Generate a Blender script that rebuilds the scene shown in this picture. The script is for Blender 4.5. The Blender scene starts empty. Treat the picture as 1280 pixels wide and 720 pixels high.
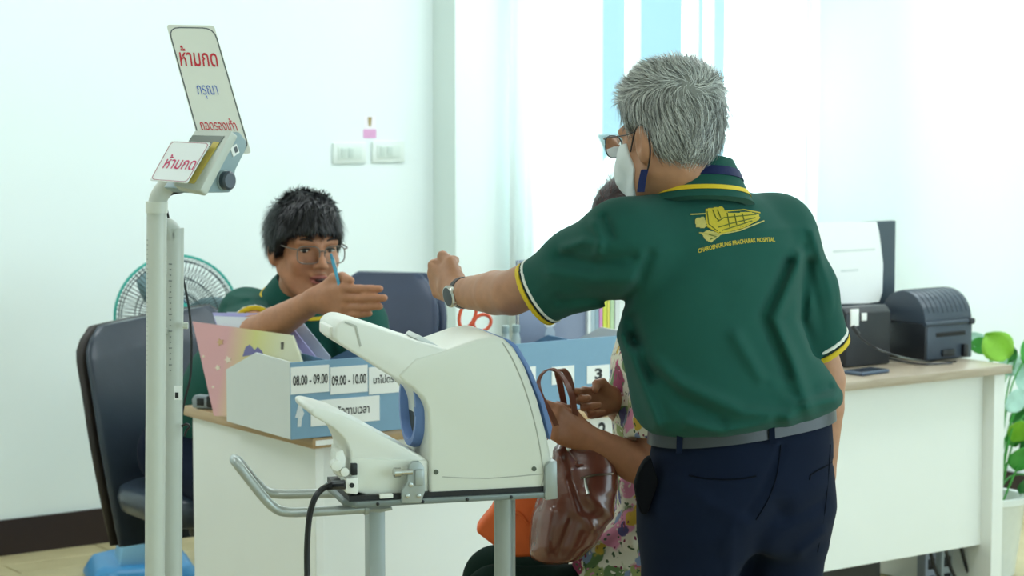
import bpy, bmesh, math, random
import numpy as np
from mathutils import Matrix, Vector
from mathutils.bvhtree import BVHTree

random.seed(4); rng = np.random.default_rng(7)
SC = bpy.context.scene
COL = SC.collection

# ------------------------------------------------------------------ camera
FPX, CAMH = 2680.0, 1.58
PITCH = math.atan(235.0 / FPX)
_cam = bpy.data.cameras.new('camera'); _cam.sensor_width = 36.0; _cam.lens = FPX * 36.0 / 1280.0
_cam.dof.use_dof = True; _cam.dof.focus_distance = 4.1; _cam.dof.aperture_fstop = 7.0
cam = bpy.data.objects.new('camera', _cam); COL.objects.link(cam)
cam.location = (0, 0, CAMH); cam.rotation_euler = (math.pi / 2 - PITCH, 0, 0)
SC.camera = cam

# ------------------------------------------------------------------ light
SC.view_settings.view_transform = 'Standard'; SC.view_settings.look = 'None'
SC.view_settings.gamma = 1.0; SC.view_settings.use_curve_mapping = False
SC.view_settings.exposure = 0.0
W = bpy.data.worlds.new('daylight'); SC.world = W; W.use_nodes = True
W.node_tree.nodes['Background'].inputs[0].default_value = (0.48, 0.86, 1.0, 1)
W.node_tree.nodes['Background'].inputs[1].default_value = 1.1
LAMP_POWER = 11.0        # each ceiling lamp, watts
WINDOW_POWER = 150.0     # daylight entering through the window in view
GLAZING_POWER = 115.0    # daylight entering through the glazed right-hand side of the room

# ------------------------------------------------------------------ helpers
def ray(px, py):
    cx = (px - 640.0) / FPX; cy = (360.0 - py) / FPX
    c, s = math.cos(PITCH), math.sin(PITCH)
    return Vector((cx, c + cy * s, -s + cy * c))
def P(px, py, D):
    d = ray(px, py); return Vector((0, 0, CAMH)) + d * (D / d.y)
def PZ(px, py, z):
    d = ray(px, py); return Vector((0, 0, CAMH)) + d * ((z - CAMH) / d.z)
def frame(o, x, y, z=None):
    x = Vector(x).normalized(); y = Vector(y)
    z = x.cross(y).normalized(); y = z.cross(x)
    M = Matrix((x, y, z)).transposed().to_4x4(); M.translation = Vector(o); return M
def sr(h):
    h = h.lstrip('#'); v = [int(h[i:i+2], 16) / 255 for i in (0, 2, 4)]
    return tuple(c / 12.92 if c <= .04045 else ((c + .055) / 1.055) ** 2.4 for c in v)

MATS = {}
def mat(name, col, rough=.5, metal=0., var=.06, nscale=30., bump=0., bscale=200., spec=.5, sheen=0., trans=0., sss=0., coat=0.):
    if name in MATS: return MATS[name]
    m = bpy.data.materials.new(name); m.use_nodes = True; nt = m.node_tree; b = nt.nodes['Principled BSDF']
    if isinstance(col, str): col = sr(col)
    tc = nt.nodes.new('ShaderNodeTexCoord')
    n = nt.nodes.new('ShaderNodeTexNoise'); n.inputs['Scale'].default_value = nscale; n.inputs['Detail'].default_value = 4
    nt.links.new(tc.outputs['Object'], n.inputs['Vector'])
    mx = nt.nodes.new('ShaderNodeMix'); mx.data_type = 'RGBA'
    mx.inputs['A'].default_value = tuple(min(1, c * (1 - var)) for c in col) + (1,)
    mx.inputs['B'].default_value = tuple(min(1, c * (1 + var)) for c in col) + (1,)
    nt.links.new(n.outputs['Fac'], mx.inputs['Factor']); nt.links.new(mx.outputs['Result'], b.inputs['Base Color'])
    b.inputs['Roughness'].default_value = rough; b.inputs['Metallic'].default_value = metal
    b.inputs['Specular IOR Level'].default_value = spec
    if sheen: b.inputs['Sheen Weight'].default_value = sheen
    if trans: b.inputs['Transmission Weight'].default_value = trans
    if coat: b.inputs['Coat Weight'].default_value = coat
    if sss:
        b.inputs['Subsurface Weight'].default_value = sss; b.inputs['Subsurface Radius'].default_value = (.01, .004, .002)
        b.inputs['Subsurface Scale'].default_value = .6
    if bump:
        n2 = nt.nodes.new('ShaderNodeTexNoise'); n2.inputs['Scale'].default_value = bscale; n2.inputs['Detail'].default_value = 3
        nt.links.new(tc.outputs['Object'], n2.inputs['Vector'])
        bp = nt.nodes.new('ShaderNodeBump'); bp.inputs['Strength'].default_value = bump; bp.inputs['Distance'].default_value = .002
        nt.links.new(n2.outputs['Fac'], bp.inputs['Height']); nt.links.new(bp.outputs['Normal'], b.inputs['Normal'])
    MATS[name] = m; return m
def attr_mat(name, rough=.5, spec=.5, sss=0., metal=0., bump=0., bscale=300.):
    """colour comes from the mesh's own colour attribute 'tint' (print, lips, hair strands)"""
    if name in MATS: return MATS[name]
    m = mat(name, (.5, .5, .5), rough, metal, 0, spec=spec, sss=sss, bump=bump, bscale=bscale); nt = m.node_tree
    a = nt.nodes.new('ShaderNodeAttribute'); a.attribute_name = 'tint'
    n = nt.nodes.new('ShaderNodeTexNoise'); n.inputs['Scale'].default_value = 45; n.inputs['Detail'].default_value = 3
    tc = nt.nodes.new('ShaderNodeTexCoord'); nt.links.new(tc.outputs['Object'], n.inputs['Vector'])
    mx = nt.nodes.new('ShaderNodeMix'); mx.data_type = 'RGBA'; mx.blend_type = 'MULTIPLY'; mx.inputs['Factor'].default_value = .35
    nt.links.new(a.outputs['Color'], mx.inputs['A']); nt.links.new(n.outputs['Fac'], mx.inputs['B'])
    g = nt.nodes.new('ShaderNodeMix'); g.data_type = 'RGBA'; g.blend_type = 'MULTIPLY'; g.inputs['Factor'].default_value = 1
    g.inputs['B'].default_value = (1.2, 1.2, 1.2, 1)
    nt.links.new(mx.outputs['Result'], g.inputs['A'])
    nt.links.new(g.outputs['Result'], nt.nodes['Principled BSDF'].inputs['Base Color'])
    return m
def clear_mat(name, col=(1, 1, 1), gloss=.12, rough=.02):
    if name in MATS: return MATS[name]
    m = bpy.data.materials.new(name); m.use_nodes = True; nt = m.node_tree; nt.nodes.clear()
    o = nt.nodes.new('ShaderNodeOutputMaterial'); t = nt.nodes.new('ShaderNodeBsdfTransparent'); g = nt.nodes.new('ShaderNodeBsdfGlossy')
    t.inputs[0].default_value = (*col, 1); g.inputs['Roughness'].default_value = rough
    f = nt.nodes.new('ShaderNodeFresnel'); f.inputs[0].default_value = 1.35
    mx = nt.nodes.new('ShaderNodeMixShader')
    nt.links.new(f.outputs[0], mx.inputs[0])
    nt.links.new(t.outputs[0], mx.inputs[1]); nt.links.new(g.outputs[0], mx.inputs[2]); nt.links.new(mx.outputs[0], o.inputs[0])
    MATS[name] = m; return m

def tag(o, label=None, cat=None, group=None, kind=None):
    if label: o['label'] = label
    if cat: o['category'] = cat
    if group: o['group'] = group
    if kind: o['kind'] = kind
    return o
def thing(name, label, cat, loc, group=None):
    o = bpy.data.objects.new(name, None); COL.objects.link(o); o.location = loc; o.empty_display_size = .05
    return tag(o, label, cat, group)
def base_matrix(o):
    M = Matrix.Translation(o.location)
    while o.parent is not None:
        o = o.parent
        if o.type == 'EMPTY': return Matrix.Translation(o.location)
    return M if o.type == 'EMPTY' else Matrix.Identity(4)
def put(o, parent):
    """parent o (whose vertices are in world space) without moving it"""
    if parent is None: return o
    o.parent = parent
    if parent.type == 'EMPTY': o.matrix_parent_inverse = Matrix.Translation(parent.location).inverted()
    return o
def finish(me, smooth, angle):
    if smooth:
        me.shade_smooth(); me.set_sharp_from_angle(angle=math.radians(angle))
def raw_obj(name, V, Fc, m, parent=None, smooth=True, angle=180., tint=None):
    """numpy verts (N,3), faces (M,4) or (M,3)"""
    V = np.asarray(V, np.float32); Fc = np.asarray(Fc, np.int32); k = Fc.shape[1]
    me = bpy.data.meshes.new(name); me.vertices.add(len(V)); me.vertices.foreach_set('co', V.ravel())
    me.loops.add(Fc.size); me.loops.foreach_set('vertex_index', Fc.ravel())
    me.polygons.add(len(Fc)); me.polygons.foreach_set('loop_start', np.arange(0, Fc.size, k, dtype=np.int32))
    me.update(calc_edges=True); me.validate()
    if tint is not None:
        a = me.attributes.new('tint', 'FLOAT_COLOR', 'POINT')
        t = np.ones((len(V), 4), np.float32); t[:, :3] = tint; a.data.foreach_set('color', t.ravel())
    me.materials.append(m)
    if smooth: me.shade_smooth()
    if smooth and angle < 180: me.set_sharp_from_angle(angle=math.radians(angle))
    o = bpy.data.objects.new(name, me); COL.objects.link(o)
    return put(o, parent)

def smooth_path(pts, sub=6):
    pts = [Vector(p) for p in pts]
    if len(pts) < 3 or sub < 2: return pts
    out = []
    for i in range(len(pts) - 1):
        p0 = pts[max(i - 1, 0)]; p1 = pts[i]; p2 = pts[i + 1]; p3 = pts[min(i + 2, len(pts) - 1)]
        for j in range(sub):
            t = j / sub
            out.append(.5 * ((2 * p1) + (p2 - p0) * t + (2 * p0 - 5 * p1 + 4 * p2 - p3) * t * t + (3 * p1 - p0 - 3 * p2 + p3) * t ** 3))
    return out + [pts[-1]]

class MB:
    def __init__(self, M=None):
        self.bm = bmesh.new(); self.M = M or Matrix.Identity(4)
    def add(self, V, Fs, M=None):
        MM = self.M @ M if M is not None else self.M
        vs = [self.bm.verts.new(MM @ Vector(v)) for v in V]
        for f in Fs:
            try: self.bm.faces.new([vs[i] for i in f])
            except ValueError: pass
        return self
    def addbm(self, b, M=None):
        b.verts.ensure_lookup_table(); b.verts.index_update()
        self.add([v.co.copy() for v in b.verts], [[v.index for v in f.verts] for f in b.faces], M); b.free(); return self
    def box(self, c, s, r=0., seg=2, R=None):
        b = bmesh.new(); bmesh.ops.create_cube(b, size=1)
        for v in b.verts: v.co = Vector((v.co.x * s[0], v.co.y * s[1], v.co.z * s[2]))
        if r > 0: bmesh.ops.bevel(b, geom=b.edges[:], offset=min(r, min(s) * .49), segments=seg, affect='EDGES', profile=.5)
        M = Matrix.Translation(Vector(c))
        if R is not None: M = M @ R
        return self.addbm(b, M)
    def prism(self, poly, a, b, r=0., seg=2, plane='xz', taper=None):
        """polygon in a plane, extruded from a to b along the third axis"""
        t = bmesh.new(); n = len(poly)
        def pt(u, v, w): return {'xz': (u, w, v), 'xy': (u, v, w), 'yz': (w, u, v)}[plane]
        va = [t.verts.new(pt(u, v, a)) for u, v in poly]; vb = [t.verts.new(pt(u, v, b)) for u, v in (taper or poly)]
        t.faces.new(va); t.faces.new(vb[::-1])
        for i in range(n): t.faces.new([va[i], vb[i], vb[(i + 1) % n], va[(i + 1) % n]])
        bmesh.ops.recalc_face_normals(t, faces=t.faces[:])
        if r > 0: bmesh.ops.bevel(t, geom=t.edges[:], offset=r, segments=seg, affect='EDGES', profile=.5, clamp_overlap=True)
        return self.addbm(t)
    def tube(self, pts, r, n=10, sub=6, caps=True, flat=1.0):
        p = smooth_path(pts, sub); m = len(p)
        if not hasattr(r, '__len__'): rr = [r] * m
        else: rr = list(np.interp(np.linspace(0, 1, m), np.linspace(0, 1, len(r)), r))
        T = [(p[min(i + 1, m - 1)] - p[max(i - 1, 0)]).normalized() for i in range(m)]
        up = Vector((0, 0, 1)) if abs(T[0].z) < .9 else Vector((1, 0, 0))
        N = (up - T[0] * up.dot(T[0])).normalized(); V = []; Fs = []
        for i in range(m):
            N = (N - T[i] * N.dot(T[i])).normalized(); B = T[i].cross(N)
            for k in range(n):
                a = 2 * math.pi * k / n; V.append(p[i] + (N * math.cos(a) * flat + B * math.sin(a)) * rr[i])
        for i in range(m - 1):
            for k in range(n):
                k2 = (k + 1) % n; Fs.append((i * n + k, i * n + k2, (i + 1) * n + k2, (i + 1) * n + k))
        if caps: Fs.append(tuple(range(n))[::-1]); Fs.append(tuple((m - 1) * n + k for k in range(n)))
        return self.add(V, Fs)
    def strip(self, pts, nrm, w, th, sub=6):
        """flat band: pts centre line, nrm list of width directions"""
        p = smooth_path(pts, sub); q = smooth_path(nrm, sub); m = len(p); V = []; Fs = []
        for i in range(m):
            T = (p[min(i + 1, m - 1)] - p[max(i - 1, 0)]).normalized(); wd = q[i].normalized(); nn = T.cross(wd).normalized()
            ww = w if not hasattr(w, '__len__') else float(np.interp(i / (m - 1), np.linspace(0, 1, len(w)), w))
            for a, b in ((-1, -1), (1, -1), (1, 1), (-1, 1)): V.append(p[i] + wd * a * ww / 2 + nn * b * th / 2)
        for i in range(m - 1):
            for k in range(4): Fs.append((i * 4 + k, i * 4 + (k + 1) % 4, i * 4 + 4 + (k + 1) % 4, i * 4 + 4 + k))
        Fs += [(3, 2, 1, 0), tuple((m - 1) * 4 + k for k in range(4))]
        return self.add(V, Fs)
    def lathe(self, prof, n=24, M=None, closed=False):
        """prof: (radius, height) along local z"""
        V = []; Fs = []
        for r, z in prof:
            for k in range(n): a = 2 * math.pi * k / n; V.append((r * math.cos(a), r * math.sin(a), z))
        m = len(prof)
        for i in range(m - 1 if not closed else m):
            for k in range(n): Fs.append((i * n + k, i * n + (k + 1) % n, ((i + 1) % m) * n + (k + 1) % n, ((i + 1) % m) * n + k))
        if not closed:
            if prof[0][0] > 1e-6: Fs.append(tuple(range(n))[::-1])
            if prof[-1][0] > 1e-6: Fs.append(tuple((m - 1) * n + k for k in range(n)))
        return self.add(V, Fs, M)
    def loft(self, rings, caps=True):
        n = len(rings[0]); V = [v for r in rings for v in r]; Fs = []
        for i in range(len(rings) - 1):
            for k in range(n): Fs.append((i * n + k, i * n + (k + 1) % n, (i + 1) * n + (k + 1) % n, (i + 1) * n + k))
        if caps: Fs += [tuple(range(n))[::-1], tuple((len(rings) - 1) * n + k for k in range(n))]
        return self.add(V, Fs)
    def sphere(self, c, r, n=16, R=None):
        b = bmesh.new(); bmesh.ops.create_uvsphere(b, u_segments=n, v_segments=max(6, n // 2), radius=1)
        r = r if hasattr(r, '__len__') else (r, r, r)
        M = Matrix.Translation(Vector(c)) @ (R or Matrix.Identity(4)) @ Matrix.Diagonal((*r, 1))
        return self.addbm(b, M)
    def build(self, name, m, parent=None, smooth=True, angle=32.):
        bm = self.bm
        bmesh.ops.remove_doubles(bm, verts=bm.verts[:], dist=1e-6)
        bmesh.ops.recalc_face_normals(bm, faces=bm.faces[:])
        me = bpy.data.meshes.new(name); bm.to_mesh(me); bm.free(); me.materials.append(m); finish(me, smooth, angle)
        o = bpy.data.objects.new(name, me); COL.objects.link(o); return put(o, parent)

def text_mesh(s, bold=0.):
    c = bpy.data.curves.new('lettering', 'FONT'); c.body = s; c.resolution_u = 3; c.size = 1; c.offset = bold; c.fill_mode = 'FRONT'
    o = bpy.data.objects.new('lettering', c); COL.objects.link(o); bpy.context.view_layer.update()
    me = bpy.data.meshes.new_from_object(o.evaluated_get(bpy.context.evaluated_depsgraph_get()))
    bpy.data.objects.remove(o); bpy.data.curves.remove(c)
    V = np.array([v.co[:] for v in me.vertices]); Fs = [tuple(p.vertices) for p in me.polygons]; bpy.data.meshes.remove(me)
    return V, Fs
def lettering(name, s, M, box, m, parent, bold=0.01, slant=0., lift=.0008):
    """flat print in the xy plane of M filling box (x0,y0,x1,y1)"""
    V, Fs = text_mesh(s, bold); lo = V.min(0); hi = V.max(0); x0, y0, x1, y1 = box
    u = (V[:, 0] - lo[0]) / (hi[0] - lo[0]); v = (V[:, 1] - lo[1]) / (hi[1] - lo[1])
    pts = [M @ Vector((x0 + (x1 - x0) * a + slant * b, y0 + (y1 - y0) * b, lift)) for a, b in zip(u, v)]
    me = bpy.data.meshes.new(name); me.from_pydata([tuple(p) for p in pts], [], Fs); me.materials.append(m)
    o = bpy.data.objects.new(name, me); COL.objects.link(o); return put(o, parent)
def copy_tree(o, parent=None, dM=None):
    c = o.copy(); COL.objects.link(c)
    if parent is not None: c.parent = parent
    for ch in list(o.children): copy_tree(ch, c)
    return c

# ---- signed-distance modelling (bodies, clothes, hair): evaluated on a grid, surface-nets mesh
def seg_t(Q, a, b):
    a = np.asarray(a, np.float32); ba = np.asarray(b, np.float32) - a
    return np.clip(((Q - a) @ ba) / (ba @ ba + 1e-12), 0, 1)
def cap(Q, a, b, ra, rb=None):
    rb = ra if rb is None else rb
    a = np.asarray(a, np.float32); ba = np.asarray(b, np.float32) - a
    t = np.clip(((Q - a) @ ba) / (ba @ ba + 1e-12), 0, 1)
    return np.linalg.norm(Q - a - t[:, None] * ba, axis=1) - (ra + (rb - ra) * t)
def chain(Q, pts, rad, k=0.):
    d = None
    for i in range(len(pts) - 1):
        e = cap(Q, pts[i], pts[i + 1], rad[i], rad[i + 1]); d = e if d is None else smin(d, e, k)
    return d
def ell(Q, c, r, R=None):
    q = Q - np.asarray(c, np.float32)
    if R is not None: q = q @ R
    r = np.asarray(r, np.float32); k0 = np.linalg.norm(q / r, axis=1); k1 = np.linalg.norm(q / (r * r), axis=1) + 1e-9
    return k0 * (k0 - 1) / k1
def smin(a, b, k):
    if k <= 0: return np.minimum(a, b)
    h = np.maximum(k - np.abs(a - b), 0) / k; return np.minimum(a, b) - h * h * k * .25
def smax(a, b, k): return -smin(-a, -b, k)
def sections(Q, z, table, ax, ay, k=.0):
    """stack of ellipses; table rows: (z, cx, cy, rx, ry); ax, ay: unit xy axes of the ellipse"""
    T = np.array(table, np.float32); o = np.argsort(T[:, 0]); T = T[o]
    cx, cy, rx, ry = (np.interp(z, T[:, 0], T[:, i]) for i in range(1, 5))
    dx = Q[:, 0] - cx; dy = Q[:, 1] - cy
    u = dx * ax[0] + dy * ax[1]; v = dx * ay[0] + dy * ay[1]
    p = 2.3
    n = (np.abs(u / rx) ** p + np.abs(v / ry) ** p) ** (1 / p)
    d = (n - 1) * np.minimum(rx, ry)
    return smax(d, np.maximum(z - T[-1, 0], T[0, 0] - z), .02).astype(np.float32)
def sdf_mesh(f, lo, hi, h, k=4):
    lo = np.asarray(lo, np.float32); hi = np.asarray(hi, np.float32)
    nc = np.ceil((hi - lo) / (h * k)).astype(int) + 1
    H = h * k
    g = np.stack(np.meshgrid(*[lo[i] + H * np.arange(nc[i]) for i in range(3)], indexing='ij'), -1).reshape(-1, 3).astype(np.float32)
    dc = f(g).reshape(nc).astype(np.float32)
    m = np.abs(dc) < 1.75 * H
    nb = nc - 1
    act = np.zeros(nb, bool); mixed_lo = np.full(nb, 9.); mixed_hi = np.full(nb, -9.)
    for a in (0, 1):
        for b in (0, 1):
            for c in (0, 1):
                sl = (slice(a, a + nb[0]), slice(b, b + nb[1]), slice(c, c + nb[2])); act |= m[sl]
    n = nb * k + 1
    vals = np.repeat(np.repeat(np.repeat(dc, k, 0), k, 1), k, 2)[k // 2:k // 2 + n[0], k // 2:k // 2 + n[1], k // 2:k // 2 + n[2]].copy()
    need = np.zeros(n, bool)
    bi = np.argwhere(act)
    off = np.stack(np.meshgrid(*[np.arange(k + 1)] * 3, indexing='ij'), -1).reshape(-1, 3)
    for s in range(0, len(bi), 4000):
        ii = (bi[s:s + 4000, None, :] * k + off[None]).reshape(-1, 3); need[ii[:, 0], ii[:, 1], ii[:, 2]] = True
    idx = np.argwhere(need)
    for s in range(0, len(idx), 150000):
        ii = idx[s:s + 150000]; vals[ii[:, 0], ii[:, 1], ii[:, 2]] = f((lo + ii * h).astype(np.float32))
    ins = vals < 0
    cnt = np.zeros(n - 1, np.int8)
    cs = [(a, b, c) for a in (0, 1) for b in (0, 1) for c in (0, 1)]
    for a, b, c in cs: cnt += ins[a:a + n[0] - 1, b:b + n[1] - 1, c:c + n[2] - 1]
    cell = (cnt > 0) & (cnt < 8)
    ci = np.argwhere(cell); N = len(ci)
    cid = np.full(n - 1, -1, np.int32); cid[cell] = np.arange(N)
    cv = np.stack([vals[ci[:, 0] + a, ci[:, 1] + b, ci[:, 2] + c] for a, b, c in cs], 1)
    acc = np.zeros((N, 3), np.float32); w = np.zeros(N, np.float32); ca = np.array(cs, np.float32)
    for i in range(8):
        for j in range(i + 1, 8):
            if np.abs(ca[i] - ca[j]).sum() != 1: continue
            va, vb = cv[:, i], cv[:, j]; x = (va < 0) != (vb < 0)
            t = np.where(x, va / np.where(x, va - vb, 1), 0)
            acc += np.where(x[:, None], ca[i] + t[:, None] * (ca[j] - ca[i]), 0); w += x
    V = lo + (ci + acc / w[:, None]) * h
    Fs = []
    for ax in range(3):
        o1, o2 = [(1, 2), (2, 0), (0, 1)][ax]
        s0 = [slice(None)] * 3; s1 = [slice(None)] * 3; s0[ax] = slice(0, -1); s1[ax] = slice(1, None)
        e = ins[tuple(s0)] != ins[tuple(s1)]
        q = np.argwhere(e)
        q = q[(q[:, o1] > 0) & (q[:, o2] > 0) & (q[:, o1] < n[o1] - 1) & (q[:, o2] < n[o2] - 1)]
        if not len(q): continue
        fl = ins[q[:, 0], q[:, 1], q[:, 2]]
        def C(d1, d2):
            r = q.copy(); r[:, o1] -= d1; r[:, o2] -= d2; return cid[r[:, 0], r[:, 1], r[:, 2]]
        qd = np.stack([C(1, 1), C(0, 1), C(0, 0), C(1, 0)], 1)
        qd[~fl] = qd[~fl][:, ::-1]; Fs.append(qd)
    Fs = np.concatenate(Fs); Fs = Fs[(Fs >= 0).all(1)]
    return V.astype(np.float32), Fs
def relax(V, Fs, it=2, lam=.5):
    e = np.concatenate([Fs[:, [0, 1]], Fs[:, [1, 2]], Fs[:, [2, 3]], Fs[:, [3, 0]]])
    for _ in range(it):
        s = np.zeros_like(V); c = np.zeros(len(V), np.float32)
        np.add.at(s, e[:, 0], V[e[:, 1]]); np.add.at(c, e[:, 0], 1)
        np.add.at(s, e[:, 1], V[e[:, 0]]); np.add.at(c, e[:, 1], 1)
        V = V + lam * (s / np.maximum(c, 1)[:, None] - V)
    return V
def grad(f, Q, e=.002):
    g = np.stack([f(Q + np.eye(3, dtype=np.float32)[i] * e) - f(Q - np.eye(3, dtype=np.float32)[i] * e) for i in range(3)], 1)
    return g / (np.linalg.norm(g, axis=1)[:, None] + 1e-9)
def pix(Q):
    """picture coordinates of points (used while shaping cloth folds)"""
    c, s = math.cos(PITCH), math.sin(PITCH); z = Q[:, 2] - CAMH
    dp = Q[:, 1] * c - z * s; up = Q[:, 1] * s + z * c
    return 640 + FPX * Q[:, 0] / dp, 360 - FPX * up / dp
def folds(Q, lst):
    """sum of soft ridges (amp > 0) and valleys along polylines given in picture coordinates; each (pts, width, amp)"""
    px, py = pix(Q); q = np.stack([px, py], 1); out = np.zeros(len(Q), np.float32)
    for pts, wdt, amp in lst:
        d = None
        for a, b in zip(pts[:-1], pts[1:]):
            a = np.array(a, np.float32); ba = np.array(b, np.float32) - a
            t = np.clip(((q - a) @ ba) / (ba @ ba), 0, 1); e = np.linalg.norm(q - a - t[:, None] * ba, axis=1)
            d = e if d is None else np.minimum(d, e)
        out += amp * np.exp(-(d / wdt) ** 2)
    return out
def strands(f, seeds, flow, length, width, steps=6, lift=.25, rise=.003, jitter=.25):
    """hair blades: start on surface f=0 and follow a flow field; returns verts, quads, strand index per vert"""
    p = seeds.astype(np.float32); n0 = len(p); L = length * rng.uniform(.6, 1.15, n0).astype(np.float32); st = (L / steps)[:, None]
    jit = rng.normal(0, jitter, (n0, 3)).astype(np.float32); up = rng.uniform(0, rise, n0).astype(np.float32)
    rows = []
    for s in range(steps + 1):
        n = grad(f, p); v = flow(p) + jit; v -= n * (v * n).sum(1)[:, None]; v /= np.linalg.norm(v, axis=1)[:, None] + 1e-9
        wv = np.cross(v, n); tw = width * (1 - (s / steps) ** 2 * .85) * .5
        rows.append(p + wv * tw); rows.append(p - wv * tw)
        p = p + v * st + n * st * lift * (s / steps)
        tgt = up * (s + 1) / steps * (1 + lift * 3)
        p = p - n * (f(p) - tgt)[:, None] * .6
    V = np.stack(rows, 1).reshape(-1, 3); R = 2 * (steps + 1)
    b = np.arange(n0)[:, None] * R; q = []
    for s in range(steps): q.append(np.concatenate([b + 2 * s, b + 2 * s + 1, b + 2 * s + 3, b + 2 * s + 2], 1))
    return V, np.concatenate(q), np.repeat(np.arange(n0), R)

def onplane(px, py, O, n):
    d = ray(px, py); C = Vector((0, 0, CAMH)); return C + d * ((Vector(O) - C).dot(n) / d.dot(n))

# ------------------------------------------------------------------ directions of the room (desk front and back wall run parallel)
DA = PZ(391, 548, .75); DB = PZ(1266, 456, .75)
U = (DB - DA); DLEN = U.length; U.normalize(); VV = Vector((-U.y, U.x, 0)); ZZ = Vector((0, 0, 1))
DESK = frame((DA.x, DA.y, 0), U, VV)
def DL(x, y, z): return DESK @ Vector((x, y, z))
WL0 = PZ(50, 688, 0)                       # foot of the back-left wall
WALL = frame(WL0, U, VV)                   # local x along the wall, y into the wall, z up
WI = WALL.inverted()
def wallx(px, yoff=0.):
    p = onplane(px, 300, WL0 + VV * yoff, VV); return (WI @ p).x

M_wall = mat('painted wall', '#eef8f6', .75, var=.012, nscale=3, bump=.05, bscale=250)
M_wallshade = mat('shaded wall return', '#e3efe9', .8, var=.012, nscale=3)  # greyer copy of the wall paint: shade on the return face put into colour
M_base = mat('dark baseboard', '#2b1d1c', .45, var=.1)
M_ceil = mat('ceiling paint', '#f2f4f2', .9, var=.01)
M_white = mat('white laminate', '#eef1ec', .35, var=.015, nscale=8)
M_frame = mat('white window frame', '#f6faf8', .4, var=.01)
M_black = mat('black plastic', '#15171b', .4, var=.1, bump=.1)
M_steel = mat('grey painted steel', '#a9b0ad', .35, metal=.35, var=.05)
M_chrome = mat('bright metal', '#c9c9c5', .2, metal=.95, var=.04)
M_glass = clear_mat('window glass', (.97, 1, 1))

def wood_mat(name, c1, c2, scale=3., rough=.4, rot=0.):
    m = mat(name, c1, rough, var=0); nt = m.node_tree; b = nt.nodes['Principled BSDF']
    tc = nt.nodes.new('ShaderNodeTexCoord'); mp = nt.nodes.new('ShaderNodeMapping'); mp.inputs['Scale'].default_value = (2, 2, 30)
    mp.inputs['Rotation'].default_value = (0, math.pi / 2, 0); mp2 = nt.nodes.new('ShaderNodeMapping'); mp2.inputs['Rotation'].default_value = (0, 0, rot)
    nt.links.new(tc.outputs['Object'], mp2.inputs[0]); nt.links.new(mp2.outputs[0], mp.inputs[0])
    n = nt.nodes.new('ShaderNodeTexNoise'); n.inputs['Scale'].default_value = scale; n.inputs['Detail'].default_value = 6; n.inputs['Distortion'].default_value = .6
    nt.links.new(mp.outputs[0], n.inputs[0])
    r = nt.nodes.new('ShaderNodeValToRGB'); r.color_ramp.elements[0].position = .3; r.color_ramp.elements[1].position = .7
    r.color_ramp.elements[0].color = (*sr(c2), 1); r.color_ramp.elements[1].color = (*sr(c1), 1)
    nt.links.new(n.outputs['Fac'], r.inputs[0]); nt.links.new(r.outputs[0], b.inputs['Base Color']); return m
ang = math.atan2(U.y, U.x)
M_top = wood_mat('oak laminate', '#c3a47c', '#b3926a', 3., .32, -ang)
M_topgrey = wood_mat('greyed oak laminate', '#b9ab97', '#a4947f', 3., .3, -ang)
M_plank = wood_mat('beige vinyl plank', '#c4b78e', '#b3a67c', 3., .4, -ang)

# ------------------------------------------------------------------ shell
def slab(name, M, x0, x1, y0, y1, z0, z1, m, parent=None, r=0.):
    o = MB(M).box(((x0 + x1) / 2, (y0 + y1) / 2, (z0 + z1) / 2), (x1 - x0, y1 - y0, z1 - z0), r).build(name, m, parent)
    if parent is None: o['kind'] = 'structure'
    return o
floor = slab('floor', Matrix.Identity(4), -6, 6, -1.0, 13, -.1, -.004, M_plank)
plank0 = None
for j in range(10):                        # the planks in view at the foot of the wall
    for i in range(3):
        x0 = -1.0 + i * 1.2 - (j % 3) * .4; y1 = -.012 - j * .15
        b = MB(WALL).box((x0 + .6, y1 - .074, -.002), (1.194, .146, .004), .0012, 1)
        b.build('plank', M_plank, floor)
CEIL = 2.9
slab('ceiling', Matrix.Identity(4), -6, 6, -1.0, 13, CEIL, CEIL + .1, M_ceil)
PROT = -.154                               # the window bay stands proud of the left wall
XC = wallx(543)                            # where the proud bay begins
XR = wallx(1000, PROT)                     # the corner with the right wall
slab('wall_left', WALL, -3.2, XC, 0, .15, 0, CEIL, M_wall)
slab('baseboard_left', WALL, -3.2, XC - .001, -.014, 0, 0, .125, M_base)
wx0, wx1, wz0, wz1 = XC + .30, XR - .06, .86, 2.45
wb = slab('wall_back', WALL, XC, wx0, PROT, .15, 0, CEIL, M_wall)
slab('wall_back_under_window', WALL, wx0, wx1, PROT, .15, 0, wz0, M_wall, wb)
slab('wall_back_lintel', WALL, wx0, wx1, PROT, .15, wz1, CEIL, M_wall, wb)
slab('wall_back_end', WALL, wx1, XR + .2, PROT, .15, 0, CEIL, M_wall, wb)
slab('return_face', WALL, XC - .004, XC, PROT, 0, 0, CEIL, M_wallshade, wb)
slab('wall_right', WALL, XR, XR + .15, -5.2, PROT, 0, CEIL, M_wall)
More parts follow.
